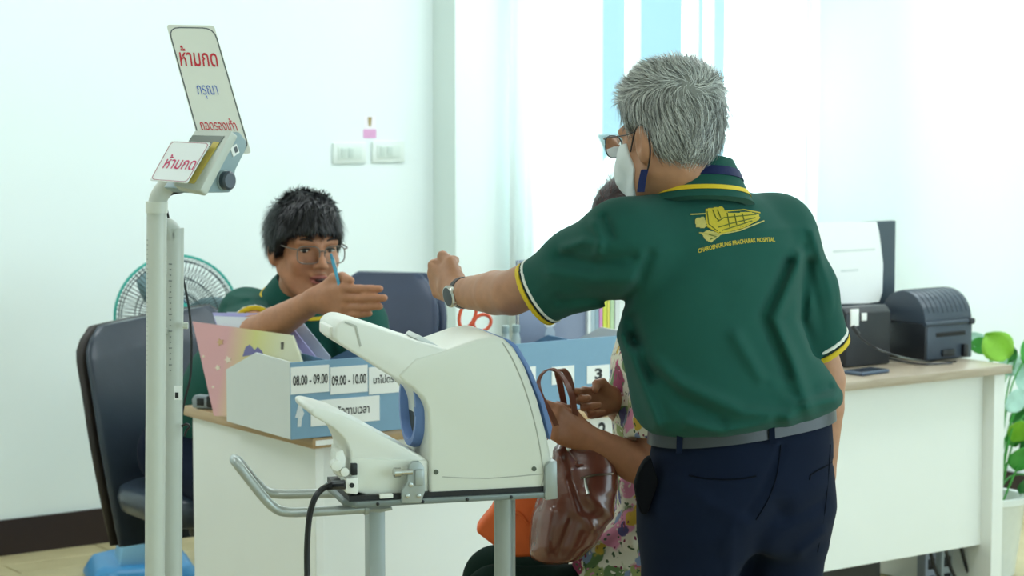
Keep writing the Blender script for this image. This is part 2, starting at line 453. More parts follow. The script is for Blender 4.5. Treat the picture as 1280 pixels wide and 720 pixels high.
# the rest of the room, out of view: side walls and the wall behind the camera
_a = WALL @ Vector((-3.2, 0, 0)); _b = WALL @ Vector((XR, -5.2, 0))
slab('wall_side_left', Matrix.Identity(4), _a.x - .15, _a.x, -1.0, _a.y + .1, 0, CEIL, M_wall)
wsr = slab('wall_side_right', Matrix.Identity(4), _b.x + .02, _b.x + .17, -1.0, _b.y + .1, 0, .45, M_wall)     # glazed side of the room
slab('glazing_head', Matrix.Identity(4), _b.x + .02, _b.x + .17, -1.0, _b.y + .1, 2.7, CEIL, M_wall, wsr)
for _k in range(5): slab('glazing_post', Matrix.Identity(4), _b.x + .05, _b.x + .12, -1.0 + _k * 1.55, -.93 + _k * 1.55, .45, 2.7, M_frame, wsr)
slab('wall_front', Matrix.Identity(4), _a.x - .15, _b.x + .17, -1.1, -1.0, 0, CEIL, M_wall)
slab('baseboard_right', WALL, XR - .014, XR, -5.2, PROT - .002, 0, .125, M_base)
# window
win = MB(WALL)
WY = PROT + .09
for x in (wx0, wx1): win.box((x + (.025 if x == wx0 else -.025), WY, (wz0 + wz1) / 2), (.05, .06, wz1 - wz0), .004)
for z in (wz0, wz1): win.box(((wx0 + wx1) / 2, WY, z + (.025 if z == wz0 else -.025)), (wx1 - wx0, .06, .05), .004)
window = win.build('window_1', M_frame); window['kind'] = 'structure'
edges = [wx0 + .05] + [wallx(p, WY) for p in (744, 790, 861, 884, 912)] + [wx1 - .05]
for i, (p, w) in enumerate(((744, .035), (790, .045), (861, .05), (884, .018), (912, .03))):
    x = wallx(p, WY); slab('mullion', WALL, x - w / 2, x + w / 2, WY - .025, WY + .025, wz0 + .05, wz1 - .05, M_frame, window, .003)
for a, b in zip(edges[:-1], edges[1:]):
    slab('pane', WALL, a, b, WY - .003, WY + .003, wz0 + .05, wz1 - .05, M_glass, window)
slab('window_sill', WALL, wx0 - .03, wx1 + .03, PROT - .05, PROT + .06, wz0 - .03, wz0, M_frame, window, .004)
m_cur = bpy.data.materials.new('sheer curtain'); m_cur.use_nodes = True
_n = m_cur.node_tree; _n.nodes.clear(); _o = _n.nodes.new('ShaderNodeOutputMaterial'); _d = _n.nodes.new('ShaderNodeBsdfDiffuse'); _t = _n.nodes.new('ShaderNodeBsdfTranslucent')
_m = _n.nodes.new('ShaderNodeMixShader'); _m.inputs[0].default_value = .5; _d.inputs[0].default_value = (.92, .95, .94, 1); _t.inputs[0].default_value = (.9, .97, .96, 1)
_n.links.new(_d.outputs[0], _m.inputs[1]); _n.links.new(_t.outputs[0], _m.inputs[2]); _n.links.new(_m.outputs[0], _o.inputs[0])
def curtain(x0, x1, label):
    t = thing('curtain', label, 'curtain', WALL @ Vector(((x0 + x1) / 2, PROT - .06, .35)), 'window curtains')
    n = int((x1 - x0) / .012); V = []; Fs = []
    for i in range(n + 1):
        x = x0 + (x1 - x0) * i / n; y = PROT - .075 + .02 * math.sin(i * .75) + .006 * math.sin(i * 2.1)
        for z in (.35, 1.4, 2.5): V.append((x, y + .006 * math.sin(i * 1.3 + z * 2), z))
    for i in range(n):
        for k in range(2): Fs.append((i * 3 + k, i * 3 + 3 + k, i * 3 + 4 + k, i * 3 + 1 + k))
    b = MB(WALL).add(V, Fs)
    o = b.build('curtain_panel', m_cur, t, angle=180)
    s = o.modifiers.new('thickness', 'SOLIDIFY'); s.thickness = .0015
    MB(WALL).tube([(x0 - .03, PROT - .075, 2.51), (x1 + .03, PROT - .075, 2.51)], .011, sub=1).build('curtain_rod', M_chrome, t)
    for x in (x0 - .01, x1 + .01):
        MB(WALL).box((x, PROT - .04, 2.51), (.02, .085, .03), .004).build('rod_bracket', M_chrome, t)
curtain(XC + .2, wallx(739, PROT - .07), 'white sheer curtain hanging between the shaded side of the column and the bare panes')
curtain(wallx(914, PROT - .07), XR - .03, 'white sheer curtain hanging between the bare panes and the room corner')
wl = bpy.data.lights.new('window daylight', 'AREA'); wl.shape = 'RECTANGLE'; wl.size = wx1 - wx0; wl.size_y = wz1 - wz0; wl.energy = WINDOW_POWER; wl.color = (.86, .97, 1)
wlo = bpy.data.objects.new('window_daylight', wl); COL.objects.link(wlo)
wlo.matrix_world = WALL @ Matrix.Translation(((wx0 + wx1) / 2, .9, (wz0 + wz1) / 2)) @ Matrix.Rotation(-math.pi / 2, 4, 'X')

gl = bpy.data.lights.new('glazing daylight', 'AREA'); gl.shape = 'RECTANGLE'; gl.size = 6.0; gl.size_y = 2.1; gl.energy = GLAZING_POWER; gl.color = (.84, .98, 1.05)
glo = bpy.data.objects.new('glazing_daylight', gl); COL.objects.link(glo)
glo.location = (_b.x + .5, 2.1, 1.6); glo.rotation_euler = (0, math.pi / 2, 0); gl.size, gl.size_y = 2.1, 6.0

# ceiling lamps
m_diff = bpy.data.materials.new('lamp diffuser'); m_diff.use_nodes = True
_b = m_diff.node_tree.nodes['Principled BSDF']; _b.inputs['Base Color'].default_value = (.9, .9, .9, 1); _b.inputs['Emission Color'].default_value = (1, .98, .95, 1); _b.inputs['Emission Strength'].default_value = 2.5
for i, (x, y) in enumerate(((-2.6, 5.3), (-.9, 6.5), (.6, 7.5), (2.0, 7.9), (2.7, 6.5), (.9, 5.2), (-1.9, 3.4), (-.2, 1.2))):
    t = thing('ceiling_light', 'recessed fluorescent ceiling panel with white frame', 'ceiling light', (x, y, CEIL - .05), 'ceiling lamps')
    f = MB(Matrix.Translation((x, y, CEIL - .025)))
    for a, b, c, d in ((-.6, 0, .03, .6), (.6, 0, .03, .6), (0, -.3, 1.23, .03), (0, .3, 1.23, .03)): f.box((a, b, 0), (c, d, .05), .004)
    f.build('lamp_frame', M_frame, t)
    MB().box((x, y, CEIL - .015), (1.18, .58, .01), .002).build('diffuser', m_diff, t)
    l = bpy.data.lights.new('lamp', 'AREA'); l.shape = 'RECTANGLE'; l.size = 1.15; l.size_y = .55; l.energy = LAMP_POWER; l.color = (.86, .99, 1.06)
    lo = bpy.data.objects.new('lamp', l); COL.objects.link(lo); lo.location = (x, y, CEIL - .03); put(lo, t)

# ------------------------------------------------------------------ desks
def desk(x0, x1, mtop, label, left_panel, right_panel):
    t = thing('reception_desk', label, 'desk', DL((x0 + x1) / 2, .35, 0), 'reception desks')
    MB(DESK).box(((x0 + x1) / 2, .35, .7365), (x1 - x0, .70, .027), .003).build('table_top', mtop, t)
    for x, w, on in ((x0 + .03, .025, left_panel), (x1 - .035, .05, right_panel)):
        if on: MB(DESK).box((x, .35, .3615), (w, .66, .723), .0015, 1).build('side_panel', M_white, t)
    MB(DESK).box(((x0 + x1) / 2, .075, .447), (x1 - x0 - .09, .018, .55), .001, 1).build('front_panel', M_white, t)
    return t
XS = 1.20
desk(0, XS - .002, M_top, 'reception desk with oak top and cream side panel, document box on its corner', True, True)
dk2 = desk(XS, DLEN, M_topgrey, 'white reception desk with greyed oak top carrying the black label printer', True, True)
# strip label on the left desk edge
sl = MB(DESK).box((.045, -.001, .737), (.075, .002, .013)).build('edge_label', mat('paper', '#f2f4f0', .8, var=.02), None)
tag(sl, 'small white printed strip stuck on the oak desk edge under the blue box', 'label')

# ------------------------------------------------------------------ chairs
def office_chair(o, fwd, label, m_pad, m_shell, back_z0, back_z1, width, seat_z, top_drop=.0, knob=True, rnd=(.86, .55)):
    f = Vector((fwd[0], fwd[1], 0)).normalized(); r = Vector((f.y, -f.x, 0))
    M = frame((o[0], o[1], 0), r, f)
    t = thing('office_chair', label, 'chair', (o[0], o[1], 0), 'office chairs behind the desk')
    def ring(z, w, th, yc, n=28, p=3.2):
        out = []
        for k in range(n):
            a = 2 * math.pi * k / n; c, s = math.cos(a), math.sin(a)
            x = math.copysign(abs(c) ** (2 / p), c) * w / 2; y = math.copysign(abs(s) ** (2 / p), s) * th / 2
            out.append((x, yc + y - .10 * (abs(x) / .25) ** 2 * -.35, z))
        return out
    # backrest: shaped pad with a thicker rim shell behind
    zs = np.linspace(back_z0, back_z1, 22); rp = []; rs = []
    for z in zs:
        q = (z - back_z0) / (back_z1 - back_z0)
        w = width * (.72 + .28 * math.sin(min(1, q * 1.6) * math.pi / 2)) * (1 if q < rnd[0] else math.sqrt(max(.05, 1 - ((q - rnd[0]) / (1.02 - rnd[0])) ** 2 * rnd[1])))
        yc = -.235 + .045 * math.sin(q * math.pi * 1.15 + .1) - .07 * q
        th = .05 * (1 if 0.05 < q < .95 else .6)
        zz = z
        rp.append([(x, y + .012, zz - top_drop * q * (x / width + .5)) for x, y, zz in ring(zz, w * .93, th, yc)])
        rs.append([(x, y, zz - top_drop * q * (x / width + .5)) for x, y, zz in ring(zz, w, th * .95, yc - .022)])
    MB(M).loft(rp).build('backrest_pad', m_pad, t, angle=60)
    MB(M).loft(rs).build('backrest_shell', m_shell, t, angle=60)
    if knob: MB(M).box((-width / 2 - .005, -.24, back_z0 + .42), (.03, .03, .035), .006).build('tilt_lever', M_black, t)
    # seat
    rr = []
    for z, w in ((seat_z - .09, .42), (seat_z - .075, .48), (seat_z - .04, .50), (seat_z - .012, .485), (seat_z, .43)):
        rr.append([(x, y, z) for x, y, _ in ring(z, w, w * .96, .03, 32, 3.6)])
    MB(M).loft(rr).build('seat', m_pad, t, angle=60)
    MB(M).tube([(0, -.05, seat_z - .1), (0, -.23, seat_z - .12), (0, -.29, back_z0 + .06), (0, -.275, back_z0 + .2)], .022).build('back_bracket', M_black, t)
    MB(M).lathe([(.03, .12), (.03, .3), (.045, .3), (.06, seat_z - .1)], 16).build('gas_column', M_black, t)
    for k in range(5):
        a = k * 2 * math.pi / 5 + .3; d = Vector((math.cos(a), math.sin(a), 0))
        leg = MB(M).tube([d * .03 + ZZ * .13, d * .16 + ZZ * .11, d * .29 + ZZ * .075], [.026, .022, .016], 8, 3).build('leg', M_black, t)
        MB(M).lathe([(.01, -.018), (.028, -.016), (.03, 0), (.028, .016), (.01, .018)], 14, Matrix.Translation(d * .3 + ZZ * .03) @ Matrix.Rotation(math.pi / 2, 4, 'Y')).build('caster', M_black, leg)
    return t
m_leather = mat('dark blue-black leatherette', '#333d49', .3, var=.12, bump=.15, bscale=150)
m_rim = mat('brown-black chair rim', '#241d18', .45, var=.1)
m_navy = mat('navy leatherette', '#26344c', .4, var=.1, bump=.1)
ch_f = Vector((.60, -.80, 0))
bl = PZ(105, 410, .93); blc = P(193, 400, 6.50)
c1 = Vector((blc.x, blc.y, 0)) + ch_f * .30
office_chair(c1, ch_f, 'black leatherette office chair under the leaning seated person', m_leather, m_rim, .25, .955, .54, .46, .06)
nv = P(383, 400, 6.95)
office_chair(Vector((nv.x, nv.y, 0)) + Vector((.15, -.1, 0)), (-.35, -.94), 'navy blue office chair with rounded backrest, empty behind the desk', m_navy, m_navy, .42, 1.005, .46, .45, 0, False, (.70, .80))

# ------------------------------------------------------------------ fan
fc = P(221, 396, 7.0); fb = Vector((P(178, 700, 7.05).x, 7.02, 0))
fan = thing('floor_fan', 'turquoise-rimmed floor fan with blue base behind the black chair', 'fan', (fb.x, fb.y, 0))
m_teal = mat('turquoise plastic', '#3fb8a8', .35); m_fblue = mat('blue plastic', '#3f8fc4', .35, var=.05); m_fblue2 = mat('pale blue plastic', '#8fc4e2', .35)
m_wire = mat('dark grey wire', '#39494b', .4, metal=.3)
ffwd = Vector((.28, -.96, .05)).normalized(); FM = frame(fc, ffwd.cross(ZZ), Vector((0, 0, 1)))   # z axis = towards the room
FM = frame(fc, ZZ.cross(-ffwd) * -1, ZZ); 
if (FM.to_3x3() @ Vector((0, 0, 1))).dot(ffwd) < 0: FM = FM @ Matrix.Rotation(math.pi, 4, 'Y')
MB(FM).lathe([(.198, -.006), (.206, -.006), (.206, .010), (.198, .010)], 48, closed=True).build('guard_rim', m_teal, fan)
def guard(zdir):
    b = MB(FM); n = 84
    for k in range(n):
        a = 2 * math.pi * k / n; c, s = math.cos(a), math.sin(a)
        pts = [(c * r_, s * r_, zdir * z_) for r_, z_ in ((.2, .004), (.185, .035), (.13, .06), (.05, .07))]
        b.tube(pts, .0013, 3, 2, False)
    for r_, z_ in ((.185, .035), (.13, .06), (.08, .068)):
        b.lathe([(r_ - .0018, zdir * z_), (r_, zdir * z_ + .0018), (r_ + .0018, zdir * z_), (r_, zdir * z_ - .0018)], 40, closed=True)
    o = b.build('guard_wires', m_wire, fan); o['kind'] = 'stuff'
    return o
guard(1); guard(-1)
MB(FM).lathe([(.0, .078), (.05, .076), (.055, .066), (0, .064)], 24).build('guard_badge', m_teal, fan)
for k in range(3):
    bl_ = MB(FM @ Matrix.Rotation(k * 2 * math.pi / 3, 4, 'Z'))
    V = []; Fs = []
    for i in range(9):
        r_ = .03 + .15 * i / 8; wd = .035 + .055 * math.sin(i / 8 * 2.4)
        for j in range(6):
            a = (j / 5 - .5) * wd / r_ * 1.5; V.append((r_ * math.cos(a), r_ * math.sin(a), .03 * (j / 5 - .5)))
    for i in range(8):
        for j in range(5): Fs.append((i * 6 + j, i * 6 + j + 1, i * 6 + 7 + j, i * 6 + 6 + j))
    o = bl_.add(V, Fs).build('blade', mat('smoky translucent blade', '#7f9ca0', .3), fan, angle=180)
    o.modifiers.new('thickness', 'SOLIDIFY').thickness = .002
MB(FM).lathe([(0, .03), (.03, .028), (.034, -.02), (.05, -.06), (.06, -.08), (.06, -.16), (.03, -.19), (0, -.19)], 24).build('motor_housing', m_fblue, fan)
fm_ = FM @ Vector((0, 0, -.12))
MB().tube([fm_, fm_ - ZZ * .14, Vector((fb.x + .04, fb.y + .02, fc.z - .35)), Vector((fb.x, fb.y, .3)), Vector((fb.x, fb.y, .08))], .014).build('pole', M_black, fan)
bb = MB(frame((fb.x, fb.y, 0), (.96, .28, 0), (-.28, .96, 0)))
bb.prism([(-.19, -.16), (-.12, -.21), (.12, -.21), (.19, -.16), (.19, .13), (.1, .2), (-.1, .2), (-.19, .13)], 0, .07, .022, 3, 'xy',
         taper=[(-.15, -.13), (-.1, -.17), (.1, -.17), (.15, -.13), (.15, .1), (.08, .16), (-.08, .16), (-.15, .1)])
bb.build('fan_base', m_fblue, fan)
bb = MB(frame((fb.x, fb.y, 0), (.96, .28, 0), (-.28, .96, 0)))
bb.prism([(-.09, .05), (.09, .05), (.07, .16), (-.07, .16)], -.13, .02, .015, 2, 'xz'); bb.build('control_box', m_fblue2, fan)

# ------------------------------------------------------------------ wall switches and sticker
def switch_plate(px0, px1, y0, y1, label):
    a = WI @ onplane(px0, y1, WL0, VV); b = WI @ onplane(px1, y0, WL0, VV)
    t = thing('light_switch', label, 'light switch', WALL @ Vector(((a.x + b.x) / 2, 0, a.z)), 'wall switch plates')
    w = b.x - a.x; h = b.z - a.z; cx = (a.x + b.x) / 2; cz = (a.z + b.z) / 2
    MB(WALL).box((cx, -.005, cz), (w, .01, h), .003).build('plate', mat('switch plastic', '#e4ede6', .4, var=.01), t)
    MB(WALL).box((cx, -.011, cz), (w * .72, .004, h * .62), .0015).build('insert', mat('switch insert', '#dbe6de', .4, var=.01), t)
    for s in (-.2, 0.02, .22):
        if s < .2: MB(WALL).box((cx + s * w, -.0135, cz), (w * .16, .005, h * .48), .0015, R=Matrix.Rotation(.12, 4, 'X')).build('rocker', mat('switch rocker', '#cfdcd4', .4, var=.01), t)
switch_plate(415, 456, 178, 204.5, 'white two-rocker wall switch plate farther from the column')
switch_plate(464, 504, 176, 203, 'white two-rocker wall switch plate closer to the column')
a = WI @ onplane(454, 173, WL0, VV); b = WI @ onplane(470, 145, WL0, VV)
st = thing('wall_sticker', 'small pink and white notice sticker above the switch plates', 'sticker', WALL @ Vector(((a.x + b.x) / 2, 0, a.z)))
w = b.x - a.x; h = b.z - a.z
MB(WALL).box((a.x + w / 2, -.0007, a.z + h * .69), (w * .92, .0014, h * .62)).build('white_half', mat('sticker white', '#f4eef4', .6), st)
MB(WALL).box((a.x + w / 2, -.0008, a.z + h * .2), (w, .0016, h * .4)).build('pink_half', mat('sticker pink', '#e3a9d2', .6), st)
MB(WALL).prism([(a.x + w * .35, a.z + h * .95), (a.x + w * .65, a.z + h * .95), (a.x + w * .6, a.z + h * .6), (a.x + w * .5, a.z + h * .5), (a.x + w * .4, a.z + h * .6)], -.0022, -.0014, 0, 1, 'xz').build('emblem', mat('sticker brown', '#a08a4c', .6), st)
# pale box with dark flap on the bay wall, seen past the grey-haired person's glasses
bo = WALL @ Vector((wallx(778, PROT - .1), PROT - .1, 0)); bd = bo.y
wbx = thing('wall_box', 'pale wall box with raised dark green flap beside the grey-haired head', 'box', P(778, 232, bd))
wq = [P(760, 214, bd), P(776, 196, bd), P(800, 196, bd), P(806, 228, bd), P(770, 236, bd)]
LW = WALL.inverted(); pq = [(LW @ q) for q in wq]
MB(WALL).prism([(q.x, q.z) for q in pq], PROT - .16, PROT - .001, .004, 2, 'xz').build('box_body', mat('pale green plastic', '#d7e6e0', .5), wbx)
_mx = wallx(790, WY); MB(WALL).box((_mx, (PROT + WY - .027) / 2, pq[1].z - .03), (.03, WY - .027 - PROT + .004, .03), .003).build('mount_bracket', M_frame, wbx)
fq = [(LW @ P(*q, bd)) for q in ((757, 168), (763, 169), (779, 191), (777, 196))]
MB(WALL).prism([(q.x, q.z) for q in fq], PROT - .15, PROT - .001, .001, 1, 'xz').build('flap', mat('dark green plastic', '#3d5d5c', .5), wbx)

# ------------------------------------------------------------------ document boxes
m_boxblue = mat('light blue board', '#7da3bd', .55, var=.03, nscale=60); m_boxin = mat('blue board inside', '#5f86a8', .6)
m_boxwhite = mat('white board', '#d7dcd9', .6, var=.015); m_paper = MATS['paper']; m_ink = mat('black ink', '#17191b', .6)
m_red = mat('red ink', '#c62f3a', .6); m_blueink = mat('blue ink', '#3a62b8', .6); m_pinkink = mat('magenta red ink', '#cf2f63', .6)
def document_box(M, w, d, label, loc, dividers):
    t = thing('document_box', label, 'document box', loc, 'blue document boxes on the desk')
    side = [(0, 0), (0, .191), (d * .52, .196), (d, .135), (d, 0)]
    for x in (0, w - .005): MB(M).prism(side, x, x + .005, .0006, 1, 'yz').build('side_panel', m_boxwhite, t)
    MB(M).box((w / 2, -.0025, .095), (w, .005, .19), .0006, 1).build('front_panel', m_boxblue, t)
    MB(M).box((w / 2, d - .003, .067), (w - .01, .005, .134), .0006, 1).build('back_panel', m_boxin, t)
    MB(M).box((w / 2, d / 2, .003), (w - .01, d - .006, .005)).build('bottom', m_boxin, t)
    for x in dividers: MB(M).prism([(0.003, .006), (.003, .18), (d * .5, .186), (d - .006, .128), (d - .006, .006)], x - .002, x + .002, 0, 1, 'yz').build('divider', m_boxin, t)
    return t
def card(t, M, x0, z0, x1, z1, s=None, tb=None, bold=.02, y=-.006, m=None, ink=None):
    c = MB(M).box(((x0 + x1) / 2, y, (z0 + z1) / 2), (x1 - x0, .0012, z1 - z0)).build('label_card', m or m_paper, t)
    if s:
        TM = M @ Matrix.Translation((0, y - .0006, 0)) @ Matrix.Rotation(math.pi / 2, 4, 'X')
        lettering('lettering', s, TM, tb, ink or m_ink, c, bold, lift=.0006)
b0 = PZ(363, 549.5, .752)
BR = Matrix.Rotation(math.radians(-2.5), 4, 'Z')
BM = Matrix.Translation(b0) @ (DESK.to_3x3().to_4x4()) @ BR
BI = BM.inverted(); bn = BM.to_3x3() @ Vector((0, 1, 0)); bu = BM.to_3x3() @ Vector((1, 0, 0))
def bxz(px, py): q = BI @ onplane(px, py, b0, bn); return q.x, q.z
box1 = document_box(BM, .40, .36, 'blue document box with time slot labels and white side, on the desk corner', b0, (.13, .26))
for (x0, x1, s, tx) in ((362, 410, '08.00 - 09.00', (364.5, 408)), (411.5, 458, '09.00 - 10.00', (413, 456)), (459.5, 503, 'มาไม่ตรงเวลา', (465, 505))):
    a = bxz(x0, 476); b = bxz(x1, 470); za = bxz(x0, 493)[1]; zb = bxz(x0, 459)[1]
    ta = bxz(tx[0], 476)[0]; tb = bxz(tx[1], 470)[0]
    zc = (za + zb) / 2
    card(box1, BM, a[0], za, b[0], zb, s, (ta, zc - .0125, tb, zc + .0125) if s[0] == '0' else (ta, zc - .008, bxz(510, 470)[0], zc + .014))
x0 = bxz(387, 520)[0]; x1 = bxz(473, 510)[0]; za = bxz(387, 533)[1]; zb = bxz(387, 501)[1]
card(box1, BM, x0, za, x1, zb, 'ช่องใบนัดตามเวลา', (bxz(395, 517)[0], za + .022, bxz(460, 512)[0], zb - .016))
# small rocket-like ink drawing on the blue board
dx = bxz(373, 515)[0]; dz = bxz(373, 515)[1]
def flatshape(name, M, pts, y, m, parent):
    return MB(M).prism(pts, y - .0006, y, 0, 1, 'xz').build(name, m, parent)
m_sketch = mat('white grey print', '#d9dfe0', .6, var=.2, nscale=300)
flatshape('printed_drawing', BM, [(dx - .012, dz - .012), (dx - .006, dz + .006), (dx + .002, dz + .034), (dx + .009, dz + .006), (dx + .013, dz - .004), (dx + .007, dz - .016), (dx + .004, dz - .036), (dx - .006, dz - .036), (dx - .004, dz - .014)], -.0052, m_sketch, box1)
# folders standing in the box
def sheet_thing(name, label, cat, M, poly, th, m, group=None, extra=None):
    t = thing(name, label, cat, M.translation, group)
    MB(M).prism(poly, -th / 2, th / 2, 0, 1, 'xy').build('cover', m, t, smooth=False)
    return t
def quad_frame(p0, p1, p3):
    return frame(p0, p1 - p0, p3 - p0)
def quad_local(M, pts):
    I = M.inverted(); return [((I @ p).x, (I @ p).y) for p in pts]
# pink and yellow booklet
m_book = mat('pink and yellow print', (.9, .6, .6), .45, var=0); nt = m_book.node_tree
bN = BM.to_3x3() @ Vector((0, -1, 0))
pl_n = (BM.to_3x3() @ Vector((-1, -.18, .22))).normalized(); pl_o = BM @ Vector((.06, .20, .10))
q = [onplane(x, y, pl_o, pl_n) for x, y in ((242, 402), (366, 419), (381, 462), (330, 520), (269, 520))]
QM = quad_frame(q[4], q[3], q[0]); ql = quad_local(QM, q)
tcn = nt.nodes.new('ShaderNodeTexCoord'); sp = nt.nodes.new('ShaderNodeSeparateXYZ'); geo = nt.nodes.new('ShaderNodeNewGeometry')
vm = nt.nodes.new('ShaderNodeVectorMath'); vm.operation = 'DOT_PRODUCT'; ax = (q[1] - q[0]).normalized(); vm.inputs[1].default_value = ax
nt.links.new(geo.outputs['Position'], vm.inputs[0]); mr = nt.nodes.new('ShaderNodeMapRange')
mr.inputs['From Min'].default_value = q[0].dot(ax); mr.inputs['From Max'].default_value = q[1].dot(ax); nt.links.new(vm.outputs['Value'], mr.inputs['Value'])
cr = nt.nodes.new('ShaderNodeValToRGB'); cr.color_ramp.elements[0].position = .38; cr.color_ramp.elements[0].color = (*sr('#dba3a6'), 1)
cr.color_ramp.elements[1].position = .66; cr.color_ramp.elements[1].color = (*sr('#d6d184'), 1)
e = cr.color_ramp.elements.new(.97); e.color = (*sr('#e0dfc0'), 1)
nt.links.new(mr.outputs['Result'], cr.inputs[0]); nt.links.new(cr.outputs[0], nt.nodes['Principled BSDF'].inputs['Base Color'])
bk = sheet_thing('booklet', 'pink and yellow printed booklet leaning in the blue document box', 'booklet', QM, ql, .008, m_book, 'papers in the document box')
def onbook(px, py): p = QM.inverted() @ onplane(px, py, pl_o, pl_n); return p.x, p.y
sgn = 1 if (QM.to_3x3() @ Vector((0, 0, 1))).dot(ray(300, 450)) < 0 else -1
def bookprint(pts, m): MB(QM).prism([onbook(*p) for p in pts], sgn * .004, sgn * .0052, 0, 1, 'xy').build('printed_mark', m, bk)
m_purple = mat('purple print', '#6f6a9c', .5); m_cream = mat('cream print', '#e7d9c4', .5); m_tan = mat('tan print', '#c8a071', .5)
bookprint([(305, 446), (309, 434), (314, 431), (320, 438), (324, 434), (329, 439), (333, 447), (322, 446), (316, 444)], m_purple)
for cx, cy, r in ((277, 428, 5), (287, 450, 5), (274, 460, 4), (256, 446, 2), (268, 484, 2)):
    bookprint([(cx + r * math.cos(k * math.pi / 5) * (1 if k % 2 else .5), cy + r * math.sin(k * math.pi / 5) * (1 if k % 2 else .5)) for k in range(10)], (m_cream, m_tan)[int(r == 5 and cy < 440)])
bookprint([(353, 428), (356.5, 428), (356, 437), (353, 437)], mat('dark olive print', '#4f4a3c', .5))
# lilac and white folders behind the booklet
def folder(pts, off, m, label, th=.003):
    o = BM @ Vector((.10 + off, .2, .1)); n = (BM.to_3x3() @ Vector((-1, -.45, .35))).normalized()
    qq = [onplane(x, y, o, n) for x, y in pts]; M_ = quad_frame(qq[0], qq[1], qq[-1]); l_ = quad_local(M_, qq)
    return sheet_thing('paper_folder', label, 'folder', M_, l_, th, m, 'papers in the document box')
m_lil = mat('lilac plastic', '#b3aee2', .35); m_sheet = mat('white sheet', '#d9dee6', .6, var=.03); m_pale = mat('pale blue sheet', '#c3cfe4', .5)
folder([(268, 395), (347, 398), (385, 452), (375, 490), (300, 490)], .02, m_sheet, 'bent white paper sheet between booklet and lilac folder')
folder([(266, 391), (352, 392), (398, 450), (390, 490), (300, 490)], .05, m_lil, 'lilac plastic folder leaning among the papers in the box', .004)
folder([(284, 390), (370, 392), (413, 446), (400, 490), (310, 490)], .085, m_pale, 'pale blue paper sheet leaning behind the lilac folder')
# tape measure-like stamp on the desk
sm = PZ(256, 510, .752); SM = Matrix.Translation(sm) @ DESK.to_3x3().to_4x4() @ Matrix.Rotation(-1.0, 4, 'Z')
stp = thing('date_stamp', 'small grey and black office stamp lying behind the booklet on the desk', 'stamp', sm)
MB(SM).prism([(-.03, .001), (.03, .001), (.032, .02), (.022, .034), (-.024, .036), (-.032, .024)], -.016, .016, .004, 2, 'xz').build('stamp_body', mat('grey plastic', '#8d979c', .35), stp)
MB(SM).box((-.004, -.0165, .018), (.022, .003, .02), .002).build('stamp_window', M_black, stp)
MB(SM).box((.024, 0, .02), (.022, .036, .034), .006).build('stamp_end', M_black, stp)

# second box at the middle of the desk front
b2 = DL(.47, .012, .752)
B2 = Matrix.Translation(b2) @ DESK.to_3x3().to_4x4()
b2n = VV; B2I = B2.inverted()
def b2xz(px, py): q = B2I @ onplane(px, py, b2, b2n); return q.x, q.z
box2 = document_box(B2, .56, .30, 'blue document box with numbered cards behind the blood pressure monitor', b2, (.19, .37))
for px, s in ((640, '1'), (688, '2'), (732, '3')):
    x0, z0 = b2xz(px, 481 - (px - 688) * .03); x1 = b2xz(px + 28, 478)[0]
    card(box2, B2, x0, z0, x1, z0 + .048, s, (x0 + (x1 - x0) * .33, z0 + .010, x0 + (x1 - x0) * .67, z0 + .040), .04)
# number card on the desk front
DI = DESK.inverted(); fo = DL(0, .066, 0)
def dxz(px, py): q = DI @ onplane(px, py, fo, VV); return q.x, q.z
x0, z0 = dxz(728, 556); x1, z1 = dxz(772, 520)
nc = thing('number_card', 'white card printed with the number 2 on the desk front, behind the handbag', 'card', DL((x0 + x1) / 2, .066, z0))
card(nc, DESK, x0, z0, x1, z1, '2', (dxz(747, 540)[0], dxz(747, 548)[1], dxz(757, 540)[0], dxz(747, 528)[1]), .03, y=.0648)
# scissors standing in the box
def scissors(o, R):
    t = thing('scissors', 'scissors with orange-red handles standing in the blue box', 'scissors', o)
    m_or = mat('orange red plastic', '#dd5a35', .35); M_ = Matrix.Translation(o) @ R
    def loop(cx, cz, rx, rz, tilt, nm):
        pts = []
        for k in range(21):
            a = 2 * math.pi * k / 20; x = math.cos(a) * rx; z = math.sin(a) * rz
            pts.append((cx + x * math.cos(tilt) - z * math.sin(tilt), 0, cz + x * math.sin(tilt) + z * math.cos(tilt)))
        return pts
    b = MB(M_).tube(loop(.014, .155, .020, .036, -.35, 0), .0045, 8, 1, False); b.tube([(.0, 0, .122), (-.002, 0, .10), (.004, 0, .085)], [.006, .008, .007], 8); b.build('handle', m_or, t)
    b = MB(M_).tube(loop(.052, .133, .024, .020, .5, 0), .0045, 8, 1, False); b.tube([(.03, 0, .128), (.022, 0, .11), (.012, 0, .085)], [.006, .008, .007], 8); b.build('handle', m_or, t)
    MB(M_).prism([(.0, .09), (.010, .09), (.016, 0), (.012, 0)], -.001, .001, 0, 1, 'xz').build('blade', M_chrome, t)
    MB(M_).prism([(.006, .09), (.016, .09), (.002, 0), (-.001, 0)], .001, .003, 0, 1, 'xz').build('blade', M_chrome, t)
    MB(M_).lathe([(.004, -.003), (.004, .005)], 12, Matrix.Translation((.008, 0, .08)) @ Matrix.Rotation(math.pi / 2, 4, 'X')).build('pivot', M_chrome, t)
so = P(578, 470, 5.62)
scissors(so, Matrix.Rotation(.3, 4, 'Z') @ Matrix.Scale(1.05, 4))
